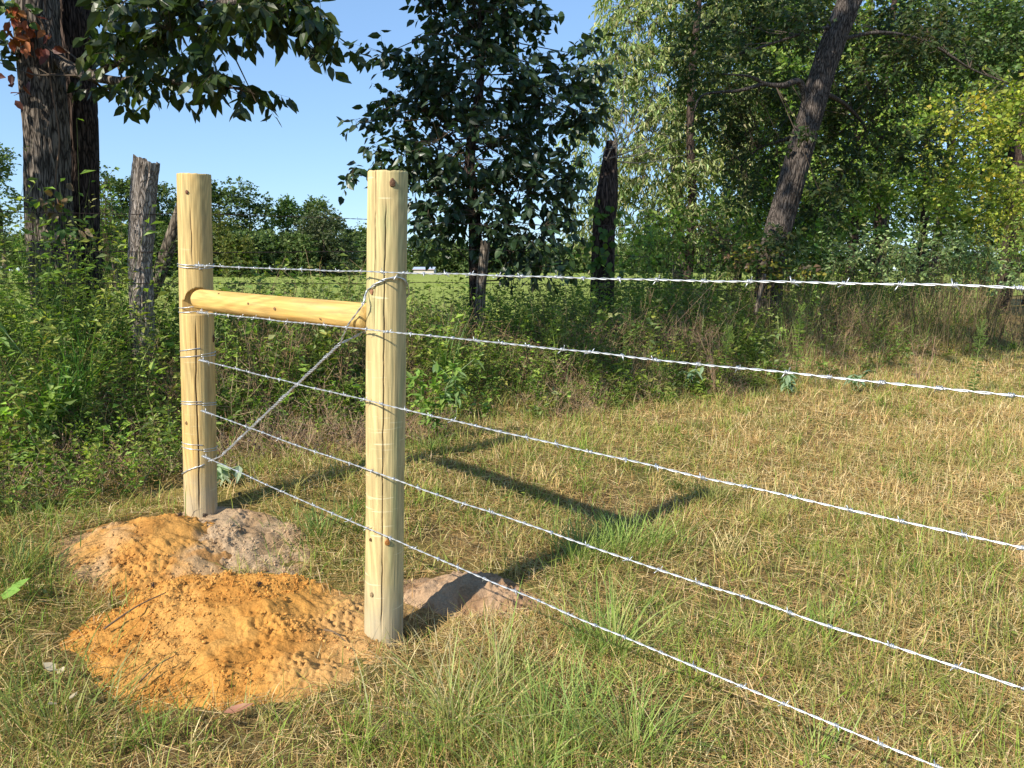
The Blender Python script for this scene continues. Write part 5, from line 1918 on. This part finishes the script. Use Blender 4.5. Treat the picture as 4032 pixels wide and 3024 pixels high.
plant("leafy_weed", "leafy weed against the field just right of the near post", 920, 690, 6.6, .72, 'leafy', WD)
plant("long_grass_clump", "clump of long arching grass blades left of the old bark post", 160, 720, 4.9, .85, 'blade', [(.16, .30, .06), (.2, .35, .08)])
plant("long_grass_clump", "dark upright broad grass blades low at the left side", 100, 800, 4.6, .6, 'blade', [(.08, .2, .04), (.12, .26, .05)])
plant("long_grass_clump", "tall grass blades under the young dark tree right of the near post", 960, 720, 6.5, .75, 'blade', [(.1, .2, .04), (.14, .24, .06)])
plant("long_grass_clump", "arching grass blades in the dry weeds left of the yellow flowers", 1260, 760, 7.5, .6, 'blade', [(.12, .2, .05), (.16, .24, .06)])

# ------------------------------------------------------------------ small litter
def dead_leaf(name, label, px, py, L_, W_, C, n_=1, cat="dead leaf", dz=.01, group=None):
    p = P(px, py, 3.0)
    d = 3.0 * CAMZ / (CAMZ - p[2])
    c = P(px, py, d)
    c[2] = float(mound_top(np.array([c[0]]), np.array([c[1]]))[0]) + dz
    mb = MB()
    for k in range(n_):
        a = R.uniform(0, 6.28)
        u = np.array([math.cos(a), math.sin(a), R.uniform(-.1, .4)])
        leaves(mb, (c + R.normal(size=3) * [.02, .02, .004] * (n_ > 1))[None], u[None], np.array([[R.normal() * .3, -.5, 1]]), L_, W_, np.array(C)[None], 0, -.3)
    o = mb.build(name, M_leaf, smooth=True)
    return tag(o, label, cat, group)


dead_leaf("dead_leaf", "large curled reddish brown dead leaf at the bottom, below the orange mound", 480, 1572, .09, .028, (.42, .20, .13), 2, dz=.03)
dead_leaf("dead_leaf", "small dark red dead leaf on the pale tan soil near the farther post", 512, 1132, .05, .02, (.16, .05, .03), 1, dz=.03)
dead_leaf("dead_leaf", "pale cream dry leaf at the lower left among the grass, the upper one", 130, 1500, .045, .03, (.62, .52, .38), 3, dz=.06)
dead_leaf("dead_leaf", "pale cream dry leaf lower down at the lower left corner", 155, 1555, .035, .025, (.6, .5, .36), 2, dz=.05)
dead_leaf("dead_leaf", "bright green broad leaf lying low at the left edge beside the mound", 12, 1385, .08, .06, (.25, .42, .08), 2, dz=.06, cat="leaf")

# sticks and twigs on the soil
for (lb, pa, pb, r_) in (("thin dark twig lying between the two orange mounds", (225, 1360), (360, 1305), .004),
                         ("brown twig lying at the near orange mound's front slope", (300, 1440), (375, 1405), .003),
                         ("dry stick on the orange soil left of the near post's foot", (700, 1335), (745, 1352), .004)):
    q = []
    for (x, y) in (pa, pb):
        p = P(x, y, 3.0)
        dd = 3.0 * (CAMZ - .1) / (CAMZ - p[2])
        c = P(x, y, dd)
        c[2] = float(mound_top(np.array([c[0]]), np.array([c[1]]))[0]) + .02
        q.append(c)
    mb = MB()
    m_ = (q[0] + q[1]) / 2 + [0, 0, .012]
    tube(mb, smooth([q[0], m_, q[1]], 14), np.linspace(r_, r_ * .5, 14), 6, (.16, .11, .07))
    o = mb.build("twig", M_stem)
    tag(o, lb, "twig")
# sweetgum seed balls on the soil
for i, (x, y, lb) in enumerate(((392, 1156, "dark seed ball on the back orange mound, upper left one"), (445, 1148, "dark seed ball near the top of the back orange mound"),
                  (330, 1258, "dark seed ball at the lower left of the back orange mound"), (560, 1255, "dark seed ball between tan soil and front orange mound"),
                  (697, 1130, "dark seed ball right of the tan soil heap"), (520, 1100, "dark seed ball next to the foot of the farther post"))):
    p = P(x, y, 3.0)
    dd = 3.0 * (CAMZ - .15) / (CAMZ - p[2])
    c = P(x, y, dd)
    c[2] = float(mound_top(np.array([c[0]]), np.array([c[1]]))[0]) + .022
    mb = MB()
    rock_batch(mb, c[None], np.array([.010]), np.array([[.05, .035, .03]]))
    dirs = rdir(40)
    sticks(mb, c + dirs * .008, c + dirs * .0145, .0016, .0004, (.06, .04, .03))
    o = mb.build("seed_ball", M_stem, smooth=False)
    tag(o, lb, "seed ball", "spiky seed balls on the dug soil")
print("verts", sum(len(o.data.vertices) for o in bpy.data.objects if o.type == 'MESH'))
